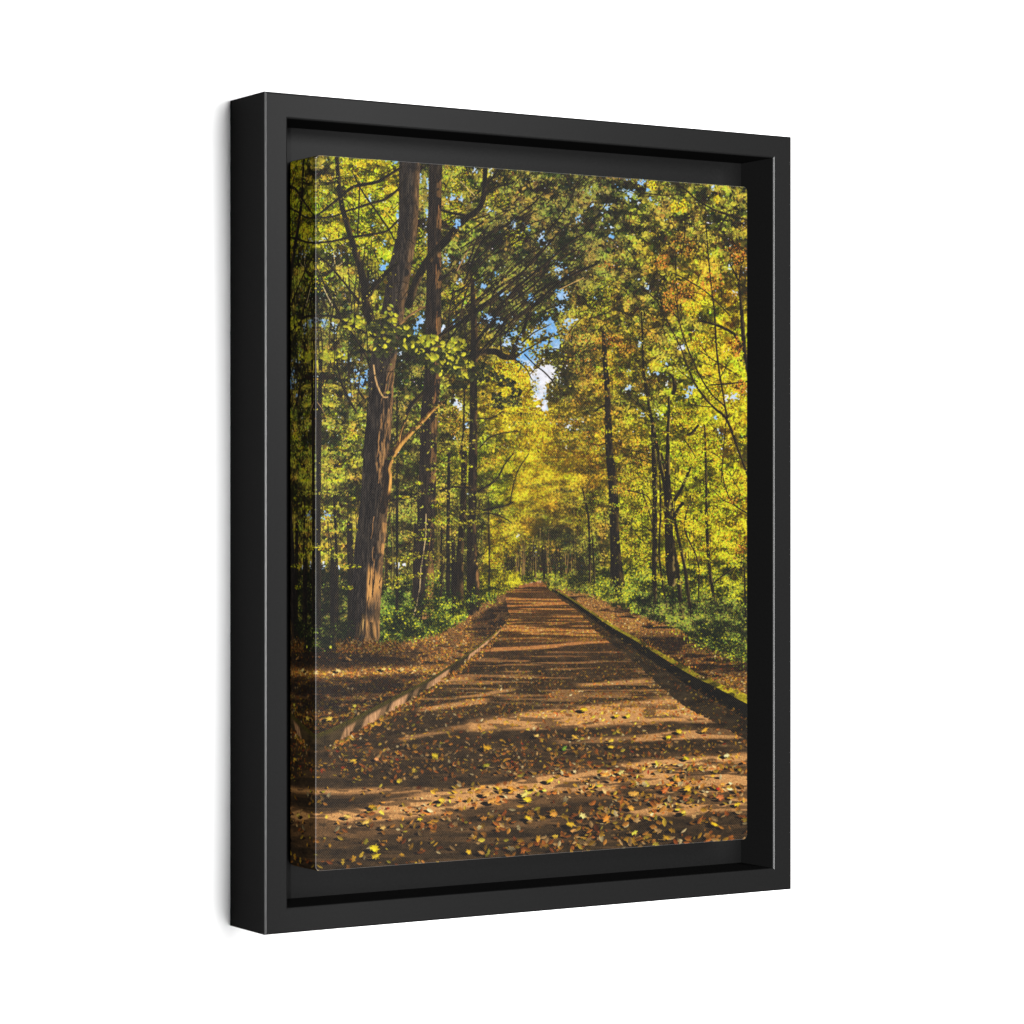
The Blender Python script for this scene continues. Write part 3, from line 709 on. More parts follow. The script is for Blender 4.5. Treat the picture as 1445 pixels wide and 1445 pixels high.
stroke([(665, 345, 1.2), (655, 362, 1.4), (645, 382, 1.4)], plain((176, 132, 88)))
stroke([(650, 256, 1.2), (660, 266, 1.4), (670, 276, 1.2)], plain((208, 172, 120)))
stroke([(456, 405, 1.4), (463, 420, 1.6), (470, 432, 1.6)], plain((190, 168, 124)))
stroke([(446, 565, 1.2), (455, 578, 1.3), (460, 592, 1.2)], plain((160, 126, 84)))
stroke([(470, 350, 1), (474, 375, 1.2), (486, 368, 1)], plain((206, 176, 110)))
stroke([(823, 392, 1.4), (806, 400, 1.6), (790, 408, 1.6)], plain((190, 150, 90)))
ARCH = []
for k in range(34):
    x0, y0 = rng.uniform(625, 735), rng.uniform(400, 500); dx = rng.uniform(60, 130); dy = -rng.uniform(.55, 1.05) * dx
    w = rng.uniform(1.2, 2.8); c_ = rng.uniform(-.12, .22)
    ARCH.append([(x0, y0, w), (x0 + dx * .35, y0 + dy * (.35 + c_), w * .85), (x0 + dx * .7, y0 + dy * (.7 + c_ * .8), w * .65), (x0 + dx, y0 + dy, w * .4)])
for k in range(16):
    x0, y0 = rng.uniform(640, 700), rng.uniform(290, 380); dx = rng.uniform(50, 110); dy = -rng.uniform(.2, .8) * dx; w = rng.uniform(1., 2.2)
    ARCH.append([(x0, y0, w), (x0 + dx * .5, y0 + dy * .6, w * .8), (x0 + dx, y0 + dy, w * .4)])
for k in range(46):
    x0, y0 = rng.uniform(444, 535), rng.uniform(330, 520); Ln = rng.uniform(30, 80); w = rng.uniform(.7, 1.7); b_ = rng.normal(0, 8)
    ARCH.append([(x0, y0, w), (x0 + b_ * .4, y0 + Ln * .5, w), (x0 + b_, y0 + Ln, w * .5)])
for s in ARCH:
    stroke(s, plain((32, 27, 22), (128, 98, 58), .7 * rng.random()))
# twigs, leaning as the limbs do
for k in range(330):
    zone = rng.random()
    if zone < .5:
        x, y = rng.uniform(640, 850), rng.uniform(250, 500); ang = -math.pi / 4 + rng.normal(0, .35)
    elif zone < .8:
        x, y = rng.uniform(445, 640), rng.uniform(230, 560); ang = rng.choice([-1, 1]) * rng.uniform(.2, 1.4)
    else:
        x, y = rng.uniform(840, 1055), rng.uniform(280, 800); ang = rng.choice([.9, 1.3, -1.2, .5]) + rng.normal(0, .25)
    Ln = rng.uniform(10, 36); bend = rng.normal(0, .25)
    p1 = (x + Ln / 2 * math.cos(ang), y + Ln / 2 * math.sin(ang)); p2 = (p1[0] + Ln / 2 * math.cos(ang + bend), p1[1] + Ln / 2 * math.sin(ang + bend))
    w = rng.uniform(.6, 1.5)
    stroke([(x, y, w), (*p1, w * .9), (*p2, w * .5)], plain((34, 28, 20), (130, 100, 56), .5 * rng.random()))

# foot of every trunk sinks into leaves and shrubs
shrub(846, 886, [(846, 819), (886, 822)], [(846, 842), (886, 856)], 520, 'ogl', -.05, .9)
shrub(915, 985, [(915, 838), (985, 858)], [(915, 872), (950, 882), (985, 900)], 800, 'gdd', -.05)
shrub(990, 1060, [(990, 835), (1060, 850)], [(990, 880), (1060, 900)], 700, 'gdd', -.1)
shrub(572, 700, [(572, 848), (640, 838), (690, 828)], [(572, 872), (640, 866), (690, 850)], 1100, 'ggl', .02)
shrub(440, 500, [(440, 870), (500, 880)], [(440, 916), (500, 914)], 700, 'dg', -.25)
n = 2200; x = rng.uniform(474, 566, n); y = rng.normal(911, 4.5, n) + 2
stamp(x, y, rng.uniform(.6, 1.8, n), np.clip(LEAFCOL[rng.choice(len(LEAFCOL), n, p=LEAFP / LEAFP.sum())] * rng.uniform(.12, .62, n)[:, None], 3, 255), asp=rng.uniform(.3, .7, n))

# ---- 7. foliage in front of trunks and limbs ---------------------
front = lambda x, y: np.clip(at(clump, x, y) * 1.6 - .62, 0, 1)
foliage(15000, 620, 1060, 240, 800, mask=lambda x, y: front(x, y) * .55)
foliage(7000, 398, 560, 206, 560, mask=lambda x, y: front(x, y) * .6)
foliage(5000, 590, 760, 560, 800, mask=lambda x, y: front(x, y) * .7)
foliage(4200, 690, 850, 245, 430, mask=lambda x, y: front(x, y), bias=-.12)


for s in LIMB:
    if True:
        if rng.random() < .88:
            stroke([(a, b, w * .85) for (a, b, w) in s], bark((26, 23, 19), (46, 38, 29), (140, 104, 58), right=.35), jitter=.25)


def spray(cx, cy, rx, ry, n, dark, r=(2., 4.2), hi=.25):
    a = rng.random(n) * 6.283; q = np.sqrt(rng.random(n))
    x = cx + rx * q * np.cos(a); y = cy + ry * q * np.sin(a)
    c = np.tile(C(*dark), (n, 1)) * rng.uniform(.6, 1.5, n)[:, None]
    h = rng.random(n) < hi
    c[h] = C(168, 160, 44) * rng.uniform(.7, 1.3, h.sum())[:, None]
    stamp(x, y, rng.uniform(*r, n), np.clip(c, 4, 255), ang=rng.normal(.2, .8, n), asp=rng.uniform(.45, .75, n), lobes=0, vein=.25)


for s in [(545, 462, 30, 12, 110), (575, 480, 34, 18, 150), (600, 490, 28, 14, 110), (540, 490, 14, 14, 50), (640, 505, 26, 12, 110), (660, 522, 34, 14, 140), (622, 515, 22, 14, 80)]:
    spray(*s, (44, 46, 24), hi=.2)
for s in [(690, 532, 26, 6, 46), (712, 540, 14, 6, 26), (702, 560, 8, 8, 22), (722, 566, 14, 7, 34), (648, 545, 16, 5, 30), (728, 556, 8, 10, 20), (705, 572, 8, 5, 16), (634, 568, 8, 4, 12)]:
    spray(*s, (36, 36, 22), hi=.07)
for s in [(640, 487, 18, 10, 46), (605, 480, 16, 8, 34), (552, 448, 12, 6, 20), (500, 455, 18, 12, 28), (470, 500, 20, 10, 34), (610, 505, 8, 6, 16)]:
    spray(*s, (120, 124, 36), hi=.55)
for s in [(785, 500, 24, 14, 70), (800, 525, 22, 16, 70), (790, 545, 16, 14, 46), (780, 470, 22, 5, 18), (760, 478, 14, 4, 14), (765, 498, 20, 6, 26)]:
    spray(*s, (44, 40, 22), r=(1.2, 2.6), hi=.14)
for k in range(70):
    sx, sy = rng.uniform(842, 882), rng.uniform(470, 745)
    if rng.random() < .75:
        glow(sx, sy, rng.uniform(3, 9), rng.uniform(2, 6), 26, pal='oal'[rng.integers(3)], bias=rng.uniform(-.15, .2))
for k in range(60):
    sx, sy = rng.uniform(890, 1055), rng.uniform(480, 830)
    glow(sx, sy, rng.uniform(4, 13), rng.uniform(2, 5), 30, pal='lYo'[rng.integers(3)], bias=rng.uniform(-.1, .25))
for k in range(46):
    sx, sy = rng.uniform(672, 840), rng.uniform(560, 770)
    glow(sx, sy, rng.uniform(8, 24), rng.uniform(1.5, 4), 46, pal='do'[rng.integers(2)], bias=rng.uniform(-.25, .1))
for k in range(70):
    sx, sy = rng.uniform(446, 650), rng.uniform(560, 830)
    if not 500 < sx < 552:
        glow(sx, sy, rng.uniform(6, 18), rng.uniform(1.2, 3.2), 30, pal='lo'[rng.integers(2)], bias=rng.uniform(-.2, .2))
sky_spots([(735, 485, 9, 9, .7, .45), (716, 478, 8, 8, .6, .45), (800, 456, 9, 9, .6, .45), (757, 470, 11, 9, .8, .4), (700, 456, 8, 7, .6, .4), (760, 492, 10, 8, .8, .35), (778, 460, 11, 12, 1., .3), (783, 484, 9, 9, 1.1, .25), (742, 504, 12, 12, 1., .2), (766, 530, 16, 13, 1.3, .97), (776, 519, 9, 6, 1.2, .97), (762, 553, 7, 14, 1.1, .95), (768, 572, 4, 8, .9, .9),
           (725, 470, 7, 6, .8, .25), (690, 447, 6, 7, .8, .25), (716, 486, 6, 4, .7, .4), (748, 420, 5, 5, .7, .3), (791, 417, 7, 8, .9, .25), (788, 378, 8, 8, .7, .35), (792, 438, 7, 7, .8, .35), (645, 314, 5, 5, .9, .25),
           (683, 403, 6, 5, .7, .3), (541, 376, 4, 6, .8, .3), (640, 280, 7, 4, .6, .4), (765, 338, 5, 8, .7, .4), (726, 317, 4, 5, .7, .5), (905, 258, 6, 4, .8, .35), (895, 275, 14, 7, .55, .45), (590, 458, 6, 9, .6, .4),
           (505, 535, 9, 12, .5, .5), (1033, 560, 11, 6, .7, .9), (974, 552, 8, 5, .7, .7), (962, 490, 4, 4, 1.1, .7), (888, 547, 6, 5, .7, .7), (642, 568, 5, 7, .8, .9), (457, 457, 5, 7, .5, .7), (806, 598, 8, 5, .5, .8)], 1.0)
for s in [[(727, 504, 3), (745, 492, 2), (770, 478, 1.5), (795, 470, 1)], [(735, 485, 2), (752, 470, 1.6), (775, 458, 1.2)], [(740, 500, 1.6), (755, 515, 1.6), (768, 525, 1.8), (782, 540, 1.8)], [(746, 446, 2), (764, 440, 1.6), (790, 428, 1.2)],
          [(726, 506, 1.6), (742, 520, 1.4), (750, 535, 1.2)], [(748, 528, 1), (757, 518, 1), (770, 505, .8)], [(690, 470, 2), (715, 452, 1.8), (740, 424, 1.6)], [(768, 495, 1.2), (785, 492, 1.4), (800, 498, 1.6)]]:
    stroke(s, plain((34, 30, 24)))
for s in [(772, 474, 14, 4, 26), (762, 492, 16, 4, 26), (735, 512, 10, 4, 14), (786, 504, 12, 6, 26), (776, 446, 12, 4, 16)]:
    spray(*s, (46, 44, 24), r=(.8, 1.9), hi=.12)
for s in ARCH:
    if rng.random() < .6:
        stroke([(a, b, w * .75) for (a, b, w) in s], plain((30, 26, 20), (128, 98, 58), .5))
for s in DIAG:
    if rng.random() < .85:
        stroke([(a, b, w * .72) for (a, b, w) in s], plain((32, 26, 18), (112, 92, 52), .6))
for s in [(786, 522, 6, 20, 60), (752, 548, 5, 14, 34), (776, 560, 6, 18, 44), (764, 512, 14, 4, 26), (783, 505, 8, 8, 26)]:
    spray(*s, (60, 54, 24), r=(.7, 1.6), hi=.25)
for g in [(962, 410, 18, 14, 110), (945, 428, 12, 14, 70), (1044, 545, 9, 10, 60), (860, 480, 22, 10, 90), (935, 370, 10, 10, 50), (1040, 490, 8, 14, 60), (1042, 360, 12, 14, 70), (1005, 400, 16, 16, 90), (1046, 776, 9, 6, 50), (835, 620, 18, 14, 80), (880, 690, 14, 10, 50), (1034, 705, 8, 6, 30)]:
    glow(*g, pal='r', bias=.1, size=1.)
spray(764, 792, 32, 15, 300, (46, 42, 26), r=(.8, 1.8), hi=.10)
spray(748, 770, 22, 8, 110, (60, 56, 28), r=(.8, 1.8), hi=.2)
for k in range(16):
    x = rng.uniform(728, 800); stroke([(x + rng.uniform(-3, 3), rng.uniform(762, 786), .9), (x, rng.uniform(808, 816), 1.4)], plain([(32, 27, 20), (30, 26, 20), (128, 100, 58)][rng.integers(3)]))
# drooping sprays in front of the lower trunks
for s in [(600, 782, 24, 4, 60), (590, 812, 26, 4, 46), (660, 722, 24, 4, 50), (655, 738, 22, 5, 60), (630, 730, 16, 5, 30), (680, 700, 12, 4, 24), (560, 790, 16, 5, 40), (560, 825, 18, 5, 34)]:
    spray(*s, (96, 84, 26), r=(.9, 2.), hi=.4)

n = 9000; x = rng.uniform(440, 1056, n); y = rng.uniform(210, 800, n); v = at(clump, x, y); s = rng.random(n) < np.clip(v * 1.8 - .7, 0, 1)
ty_ = [200, 345, 430, 600, 830]
s &= (np.abs(x - np.interp(y, ty_, [579, 571, 556, 534, 517])) > 22) & (np.abs(x - np.interp(y, ty_, [614, 613, 612, 605, 598])) > 14) & (np.abs(x - 668) > 8)
x, y = x[s], y[s]
c = at(field, x, y)[:, 6:9] * rng.uniform(.8, 1.22, len(x))[:, None] * (1 + rng.normal(0, .1, len(x))[:, None] * C(.6, -.3, .3))
stamp(x, y, leafsize(x, y) * rng.uniform(.45, .95, len(x)), np.clip(c, 0, 255), asp=rng.uniform(.35, .8, len(x)), vein=.2)

# ---- 8. single leaves lying close by ------------------------------
BIG = [(528, 1197, 9, (236, 204, 40), .75), (530, 1208, 8, (206, 176, 40), .6), (744, 1128, 8, (246, 200, 40), .7), (740, 1121, 7, (244, 214, 110), .7), (686, 1120, 8, (226, 160, 84), .8), (694, 1130, 9, (220, 150, 70), .6),
       (745, 1154, 7, (236, 186, 40), .5), (805, 1163, 8, (226, 176, 44), .6), (808, 1172, 5, (214, 150, 80), .7), (781, 1149, 7, (224, 150, 60), .8), (822, 1151, 7, (246, 220, 130), .7), (776, 1101, 8, (246, 198, 50), .5),
       (720, 1112, 7, (232, 150, 50), .5), (687, 1055, 8, (204, 148, 36), .6), (686, 1080, 7, (150, 140, 36), .5), (623, 1129, 6, (246, 196, 60), .8), (661, 1202, 6, (232, 176, 50), .7), (679, 1203, 7, (176, 124, 66), .5),
       (524, 1138, 6, (190, 140, 30), .7), (490, 1152, 7, (238, 190, 90), .5), (516, 1160, 8, (230, 180, 80), .5), (540, 1168, 6, (220, 170, 90), .6), (592, 1156, 5, (240, 206, 40), .6), (895, 1175, 7, (214, 200, 70), .5),
       (876, 1090, 6, (220, 200, 110), .7), (968, 1070, 6, (226, 196, 40), .5), (943, 1040, 5, (240, 210, 30), .7), (958, 1032, 6, (236, 190, 50), .7), (994, 1030, 7, (226, 160, 50), .5), (970, 1112, 8, (240, 176, 50), .8),
       (894, 1120, 8, (224, 160, 70), .8), (938, 1115, 7, (214, 110, 50), .8), (1016, 1125, 8, (200, 110, 60), .7), (1040, 1135, 6, (240, 190, 50), .6), (1008, 1163, 7, (246, 190, 40), .5), (964, 1146, 6, (246, 200, 70), .5),
       (855, 1155, 8, (230, 140, 50), .8), (890, 1140, 7, (236, 160, 60), .7), (940, 1182, 7, (190, 140, 36), .6), (862, 1045, 6, (240, 190, 60), .5), (862, 1054, 6, (226, 180, 50), .5), (870, 1010, 5, (240, 190, 40), .6),
       (886, 1010, 5, (240, 200, 60), .8), (824, 1001, 7, (246, 196, 40), .5), (1013, 1113, 4, (200, 60, 40), .6), (1025, 1066, 6, (240, 220, 150), .6), (811, 1040, 7, (238, 176, 60), .4), (757, 1038, 6, (240, 190, 100), .4),
       (464, 1014, 6, (220, 180, 70), .8), (498, 1073, 6, (216, 170, 50), .5), (531, 1071, 5, (226, 150, 90), .7), (613, 1066, 6, (200, 170, 40), .8), (562, 1103, 4, (210, 180, 50), .7), (477, 946, 5, (240, 200, 120), .7),
       (541, 944, 5, (236, 190, 100), .6), (567, 945, 4, (240, 196, 120), .7), (500, 996, 4, (190, 176, 60), .8), (492, 930, 6, (150, 110, 60), .4), (466, 913, 3, (200, 200, 60), 1.), (796, 1056, 5, (100, 140, 40), .8)]
for (x, y, r, c, asp) in BIG:
    r = r * .98
    stamp(np.array([x - r * .9]), np.array([y + r * .45]), np.array([r * 1.05]), C(24, 17, 12)[None], ang=[.1], asp=.35)
    stamp(np.array([x]), np.array([y]), np.array([r]), C(*c)[None] * .62, ang=[rng.uniform(-.6, .6)], asp=asp * 1.0, lobes=5, vein=.3)
    stamp(np.array([x + .3]), np.array([y - .5]), np.array([r * .92]), C(*c)[None], ang=[rng.uniform(-.6, .6)], asp=asp * .85, lobes=5, vein=.25)
    if rng.random() < .5:
        e = rng.choice([-1, 1]); stroke([(x, y, .7), (x + e * r, y + r * .4, .6), (x + e * r * 1.7, y + r * .3, .5)], plain((190, 150, 90)))

# ---- finish: tiny softening as in a print, then contrast ----------
def blur(a, k=1):
    for _ in range(k):
        a = (np.roll(a, 1, 0) + 2 * a + np.roll(a, -1, 0)) / 4
        a = (np.roll(a, 1, 1) + 2 * a + np.roll(a, -1, 1)) / 4
    return a


img = blur(img, 1)
soft = (np.exp(-((UX - 757) / 75) ** 2 - ((UY - 690) / 120) ** 2) * .75)[..., None]      # the far crowns are out of reach of the lens
img = img * (1 - soft) + blur(img, 3) * soft
img += (noise(.8, .8, 1) - .5)[..., None] * 7
lum = img.mean(2, keepdims=True)
img = img + (img - blur(img, 6)) * .30            # crisp print
img = 255 * (np.clip(img, 0, 255) / 255) ** .92
q_ = img / 255; img = 255 * (q_ + .09 * q_ * (1 - q_) * (q_ - .36) * 4)     # a little more snap
mean_ = img.mean(2, keepdims=True); img = mean_ + (img - mean_) * 1.06
img = np.clip(img, 3, 255)

# ==================================================================
# THE OBJECT: a canvas print in a black floater frame, hung on a white wall
# ==================================================================
import bpy, bmesh
from mathutils import Vector

sc = bpy.context.scene
COL = sc.collection
H = 0.3546                     # frame height in metres (about 14 in)
W = 0.7817 * H                 # frame width
D = 0.0927 * H                 # frame depth
RAIL = 0.0302 * H              # width of the frame's front lip
LEDGE = 0.0719 * H             # depth of the recess floor behind the front
CW, CH = 0.6425 * H, 0.8595 * H  # canvas
CT = 0.0038 * H                # canvas sits this far behind the front
CZ = 1.50                      # height of the centre above the floor
GAP = 0.0006
YF = -(D + GAP)                # plane of the frame's front; the wall is y = 0
F_PX = 4042.0 / 1445.0         # focal length / picture width
CAM = Vector((-1.9325 * H, YF - 3.0374 * H, CZ + 0.0014 * H))
YAW = math.atan2(.5275, .8495)


def to_print(x, z, y):
    """where a point of the canvas plane falls in print units"""
    dx, dy, dz = x - CAM.x, y - CAM.y, z - CAM.z
    c, s = math.cos(YAW), math.sin(YAW)
    X = dx * c - dy * s; Z = dx * s + dy * c
    return 722.5 + 4042.0 * X / Z, 722.5 - 4042.0 * dz / Z


# ---- the print laid out flat on the canvas -----------------------
TW, TH = 1300, 1740
gu, gv = np.meshgrid((np.arange(TW) + .5) / TW, (np.arange(TH) + .5) / TH)
px, py = to_print(-CW / 2 + gu * CW, CZ - CH / 2 + gv * CH, YF + CT)
bx = np.clip((px - OX) * S - .5, 0, PW - 1.01); by = np.clip((py - OY) * S - .5, 0, PH - 1.01)
i0, j0 = bx.astype(int), by.astype(int); fx = (bx - i0)[..., None]; fy = (by - j0)[..., None]
flat = (img[j0, i0] * (1 - fx) + img[j0, i0 + 1] * fx) * (1 - fy) + (img[j0 + 1, i0] * (1 - fx) + img[j0 + 1, i0 + 1] * fx) * fy
px_rgba = np.ones((TH, TW, 4), np.float32)
px_rgba[..., :3] = np.clip(flat, 0, 255) / 255.0
print_img = bpy.data.images.new('autumn_path_print', TW, TH, alpha=False)
print_img.colorspace_settings.name = 'sRGB'
print_img.pixels.foreach_set(px_rgba.ravel())
print_img.update()
print_img.pack()


# ---- materials ---------------------------------------------------
def mat(name):
    m = bpy.data.materials.new(name); m.use_nodes = True
    nt = m.node_tree; nt.nodes.clear()
    out = nt.nodes.new('ShaderNodeOutputMaterial')
    return m, nt, out


def satin_black(name, diff, gloss, rough):
    m, nt, out = mat(name)
    N, Lk = nt.nodes, nt.links
    tc = N.new('ShaderNodeTexCoord')
    nz = N.new('ShaderNodeTexNoise'); nz.inputs['Scale'].default_value = 900; nz.inputs['Detail'].default_value = 3
    Lk.new(tc.outputs['Object'], nz.inputs['Vector'])
    ramp = N.new('ShaderNodeMapRange')
    ramp.inputs['From Min'].default_value = .3; ramp.inputs['From Max'].default_value = .7
    ramp.inputs['To Min'].default_value = diff * .92; ramp.inputs['To Max'].default_value = diff * 1.08
    Lk.new(nz.outputs['Fac'], ramp.inputs['Value'])
    bp = N.new('ShaderNodeBump'); bp.inputs['Strength'].default_value = .04; bp.inputs['Distance'].default_value = .0002
    Lk.new(nz.outputs['Fac'], bp.inputs['Height'])
    d = N.new('ShaderNodeBsdfDiffuse'); Lk.new(ramp.outputs['Result'], d.inputs['Color']); Lk.new(bp.outputs['Normal'], d.inputs['Normal'])
    g = N.new('ShaderNodeBsdfGlossy'); g.inputs['Color'].default_value = (gloss, gloss, gloss, 1); g.inputs['Roughness'].default_value = rough
    Lk.new(bp.outputs['Normal'], g.inputs['Normal'])
    a = N.new('ShaderNodeAddShader'); Lk.new(d.outputs[0], a.inputs[0]); Lk.new(g.outputs[0], a.inputs[1])
    Lk.new(a.outputs[0], out.inputs['Surface'])
    return m


M_BLACK = satin_black('satin_black_paint', .0058, .0040, .34)
M_EDGE = satin_black('black_edge_highlight', .016, .046, .30)  # edge highlight put into the material: paler, glossier, on left-facing bevels only

PRINT_GAIN = 0.265


def canvas_material(name, lift, weave):
    m, nt, out = mat(name)
    N, Lk = nt.nodes, nt.links
    uv = N.new('ShaderNodeUVMap'); uv.uv_map = 'UVMap'
    tex = N.new('ShaderNodeTexImage'); tex.image = print_img; tex.extension = 'MIRROR'; tex.interpolation = 'Linear'
    Lk.new(uv.outputs['UV'], tex.inputs['Vector'])
    sep = N.new('ShaderNodeSeparateXYZ'); Lk.new(uv.outputs['UV'], sep.inputs[0])

    def wave(sock, count):
        a = N.new('ShaderNodeMath'); a.operation = 'MULTIPLY'; a.inputs[1].default_value = count * 6.28318; Lk.new(sock, a.inputs[0])
        b = N.new('ShaderNodeMath'); b.operation = 'SINE'; Lk.new(a.outputs[0], b.inputs[0])
        return b.outputs[0]
    wx_, wy_ = wave(sep.outputs['X'], 206), wave(sep.outputs['Y'], 275)
    pr = N.new('ShaderNodeMath'); pr.operation = 'MULTIPLY'; Lk.new(wx_, pr.inputs[0]); Lk.new(wy_, pr.inputs[1])
    # threads: the ink sits thinner on the crowns of the weave
    th = N.new('ShaderNodeMapRange'); th.inputs['From Min'].default_value = -1; th.inputs['From Max'].default_value = 1
    th.inputs['To Min'].default_value = lift; th.inputs['To Max'].default_value = lift + weave
    Lk.new(pr.outputs[0], th.inputs['Value'])
    sc_ = N.new('ShaderNodeVectorMath'); sc_.operation = 'SCALE'; sc_.inputs['Scale'].default_value = PRINT_GAIN
    Lk.new(tex.outputs['Color'], sc_.inputs[0])
    ad = N.new('ShaderNodeVectorMath'); ad.operation = 'ADD'; Lk.new(sc_.outputs[0], ad.inputs[0]); Lk.new(th.outputs['Result'], ad.inputs[1])
    mx = N.new('ShaderNodeVectorMath'); mx.operation = 'MAXIMUM'; mx.inputs[1].default_value = (.0008, .0008, .0008); Lk.new(ad.outputs[0], mx.inputs[0])
    bp = N.new('ShaderNodeBump'); bp.inputs['Strength'].default_value = .25; bp.inputs['Distance'].default_value = .0002
    Lk.new(pr.outputs[0], bp.inputs['Height'])
    b = N.new('ShaderNodeBsdfPrincipled'); b.inputs['Roughness'].default_value = .75; b.inputs['Specular IOR Level'].default_value = .0
    Lk.new(mx.outputs[0], b.inputs['Base Color']); Lk.new(bp.outputs['Normal'], b.inputs['Normal'])
    g = N.new('ShaderNodeBsdfGlossy'); g.inputs['Color'].default_value = (.0034, .0034, .0035, 1); g.inputs['Roughness'].default_value = .36
    Lk.new(bp.outputs['Normal'], g.inputs['Normal'])
    a = N.new('ShaderNodeAddShader'); Lk.new(b.outputs[0], a.inputs[0]); Lk.new(g.outputs[0], a.inputs[1])
    Lk.new(a.outputs[0], out.inputs['Surface'])
    return m


M_PRINT = canvas_material('printed_canvas', -.0036, .0110)
M_FOLD = canvas_material('canvas_fold_highlight', .06, .012)  # light catching the fold, painted as a paler strip of the print

m, nt, out = mat('white_wall_paint')
b = nt.nodes.new('ShaderNodeBsdfPrincipled'); b.inputs['Base Color'].default_value = (.86, .86, .86, 1); b.inputs['Roughness'].default_value = .9
b.inputs['Specular IOR Level'].default_value = .1
nz = nt.nodes.new('ShaderNodeTexNoise'); nz.inputs['Scale'].default_value = 260
tc = nt.nodes.new('ShaderNodeTexCoord'); nt.links.new(tc.outputs['Object'], nz.inputs['Vector'])
bp = nt.nodes.new('ShaderNodeBump'); bp.inputs['Strength'].default_value = .03; bp.inputs['Distance'].default_value = .001
nt.links.new(nz.outputs['Fac'], bp.inputs['Height']); nt.links.new(bp.outputs['Normal'], b.inputs['Normal'])
nt.links.new(b.outputs[0], out.inputs['Surface'])
M_WALL = m


# ---- mesh helpers ------------------------------------------------
def link(name, me, mats, parent=None):
    o = bpy.data.objects.new(name, me); COL.objects.link(o)
    for mm in mats:
        me.materials.append(mm)
    if parent:
        o.parent = parent
    return o


def empty(name, loc, parent=None):
    o = bpy.data.objects.new(name, None); COL.objects.link(o); o.location = loc; o.empty_display_size = .05
    if parent:
        o.parent = parent
    return o


def moulding(name, side, parent):
    """one mitred side of the frame: an L-shaped section swept between two mitres.
    section: (t inward from the outer edge, y depth behind the front), bevelled corners"""
    B = .00075
    k = B * (1 - .7071)
    L0 = RAIL + .018
    sec = [(0, D, 0), (0, B, 1), (k, k, 1), (B, 0, 0), (RAIL - B, 0, 1), (RAIL - k, k, 1), (RAIL, B, 0), (RAIL, LEDGE, 0), (L0 + .012, LEDGE, 0), (L0 + .012, D, 0)]
    bm = bmesh.new()
    ends = []
    for e in (0, 1):
        ring = []
        for (t, y, _) in sec:
            if side in ('top', 'bottom'):
                x = (-W / 2 + t) if e == 0 else (W / 2 - t)
                z = (H / 2 - t) if side == 'top' else (-H / 2 + t)
            else:
                z = (-H / 2 + t) if e == 0 else (H / 2 - t)
                x = (-W / 2 + t) if side == 'left' else (W / 2 - t)
            ring.append(bm.verts.new((x, y, z)))
        ends.append(ring)
    n = len(sec)
    for i in range(n):
        j = (i + 1) % n
        f = bm.faces.new((ends[0][i], ends[0][j], ends[1][j], ends[1][i]))
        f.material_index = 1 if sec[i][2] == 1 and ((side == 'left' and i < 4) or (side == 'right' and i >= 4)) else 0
    bm.faces.new(ends[0]); bm.faces.new(list(reversed(ends[1])))
    bmesh.ops.recalc_face_normals(bm, faces=bm.faces)
    me = bpy.data.meshes.new(name); bm.to_mesh(me); bm.free()
    return link(name, me, [M_BLACK, M_EDGE], parent)


# ---- build -------------------------------------------------------
root = empty('framed_canvas', (0, YF, CZ))
root['label'] = 'black floater frame holding a canvas print of an autumn woodland path, hung on white wall'
root['category'] = 'framed picture'
frame = empty('frame', (0, 0, 0), root)
for s_ in ('top', 'bottom'):
    moulding('rail', s_, frame)
for s_ in ('left', 'right'):
    moulding('stile', s_, frame)

canvas = empty('canvas', (0, 0, 0), root)


def grid_mesh(name, pts, uvs, parent, mats=(M_PRINT,), smooth=True):
    """pts: rows of points, uvs alike"""
    bm = bmesh.new(); uvl = bm.loops.layers.uv.new('UVMap')
    V = [[bm.verts.new(p) for p in row] for row in pts]
    for i in range(len(V) - 1):
        for j in range(len(V[0]) - 1):
            f = bm.faces.new((V[i][j], V[i][j + 1], V[i + 1][j + 1], V[i + 1][j])); f.smooth = smooth
            for lp, (a, b_) in zip(f.loops, ((i, j), (i, j + 1), (i + 1, j + 1), (i + 1, j))):
                lp[uvl].uv = uvs[a][b_]
    me = bpy.data.meshes.new(name); bm.to_mesh(me); bm.free()
    return link(name, me, list(mats), parent)


# canvas body: rounded box; front face sheet with a rolled-over rim, then the four wrapped edges
R = .0007                       # roll of the canvas over the stretcher bar
yb = LEDGE - .0006
prof = [(0.0, R)] + [(R - R * math.cos(a), R - R * math.sin(a)) for a in (.30, .58, .98, 1.27, 1.5708)]   # (inset from the outer edge, depth)
prof = prof[::-1]               # from the flat face outwards


def contour(inset, nseg=5, rc=.0022):
    """rounded rectangle, anticlockwise seen from the front"""
    w, h = CW / 2 - inset, CH / 2 - inset
    r = max(.0004, rc - inset)
    P = []
    for (cx, cz, a0) in ((w - r, -h + r, -math.pi / 2), (w - r, h - r, 0), (-w + r, h - r, math.pi / 2), (-w + r, -h + r, math.pi)):
        for t in np.linspace(0, math.pi / 2, nseg):
            P.append((cx + r * math.cos(a0 + t), cz + r * math.sin(a0 + t)))
    return P


def uv_front(x, z):
    return ((x + CW / 2) / CW, (z + CH / 2) / CH)


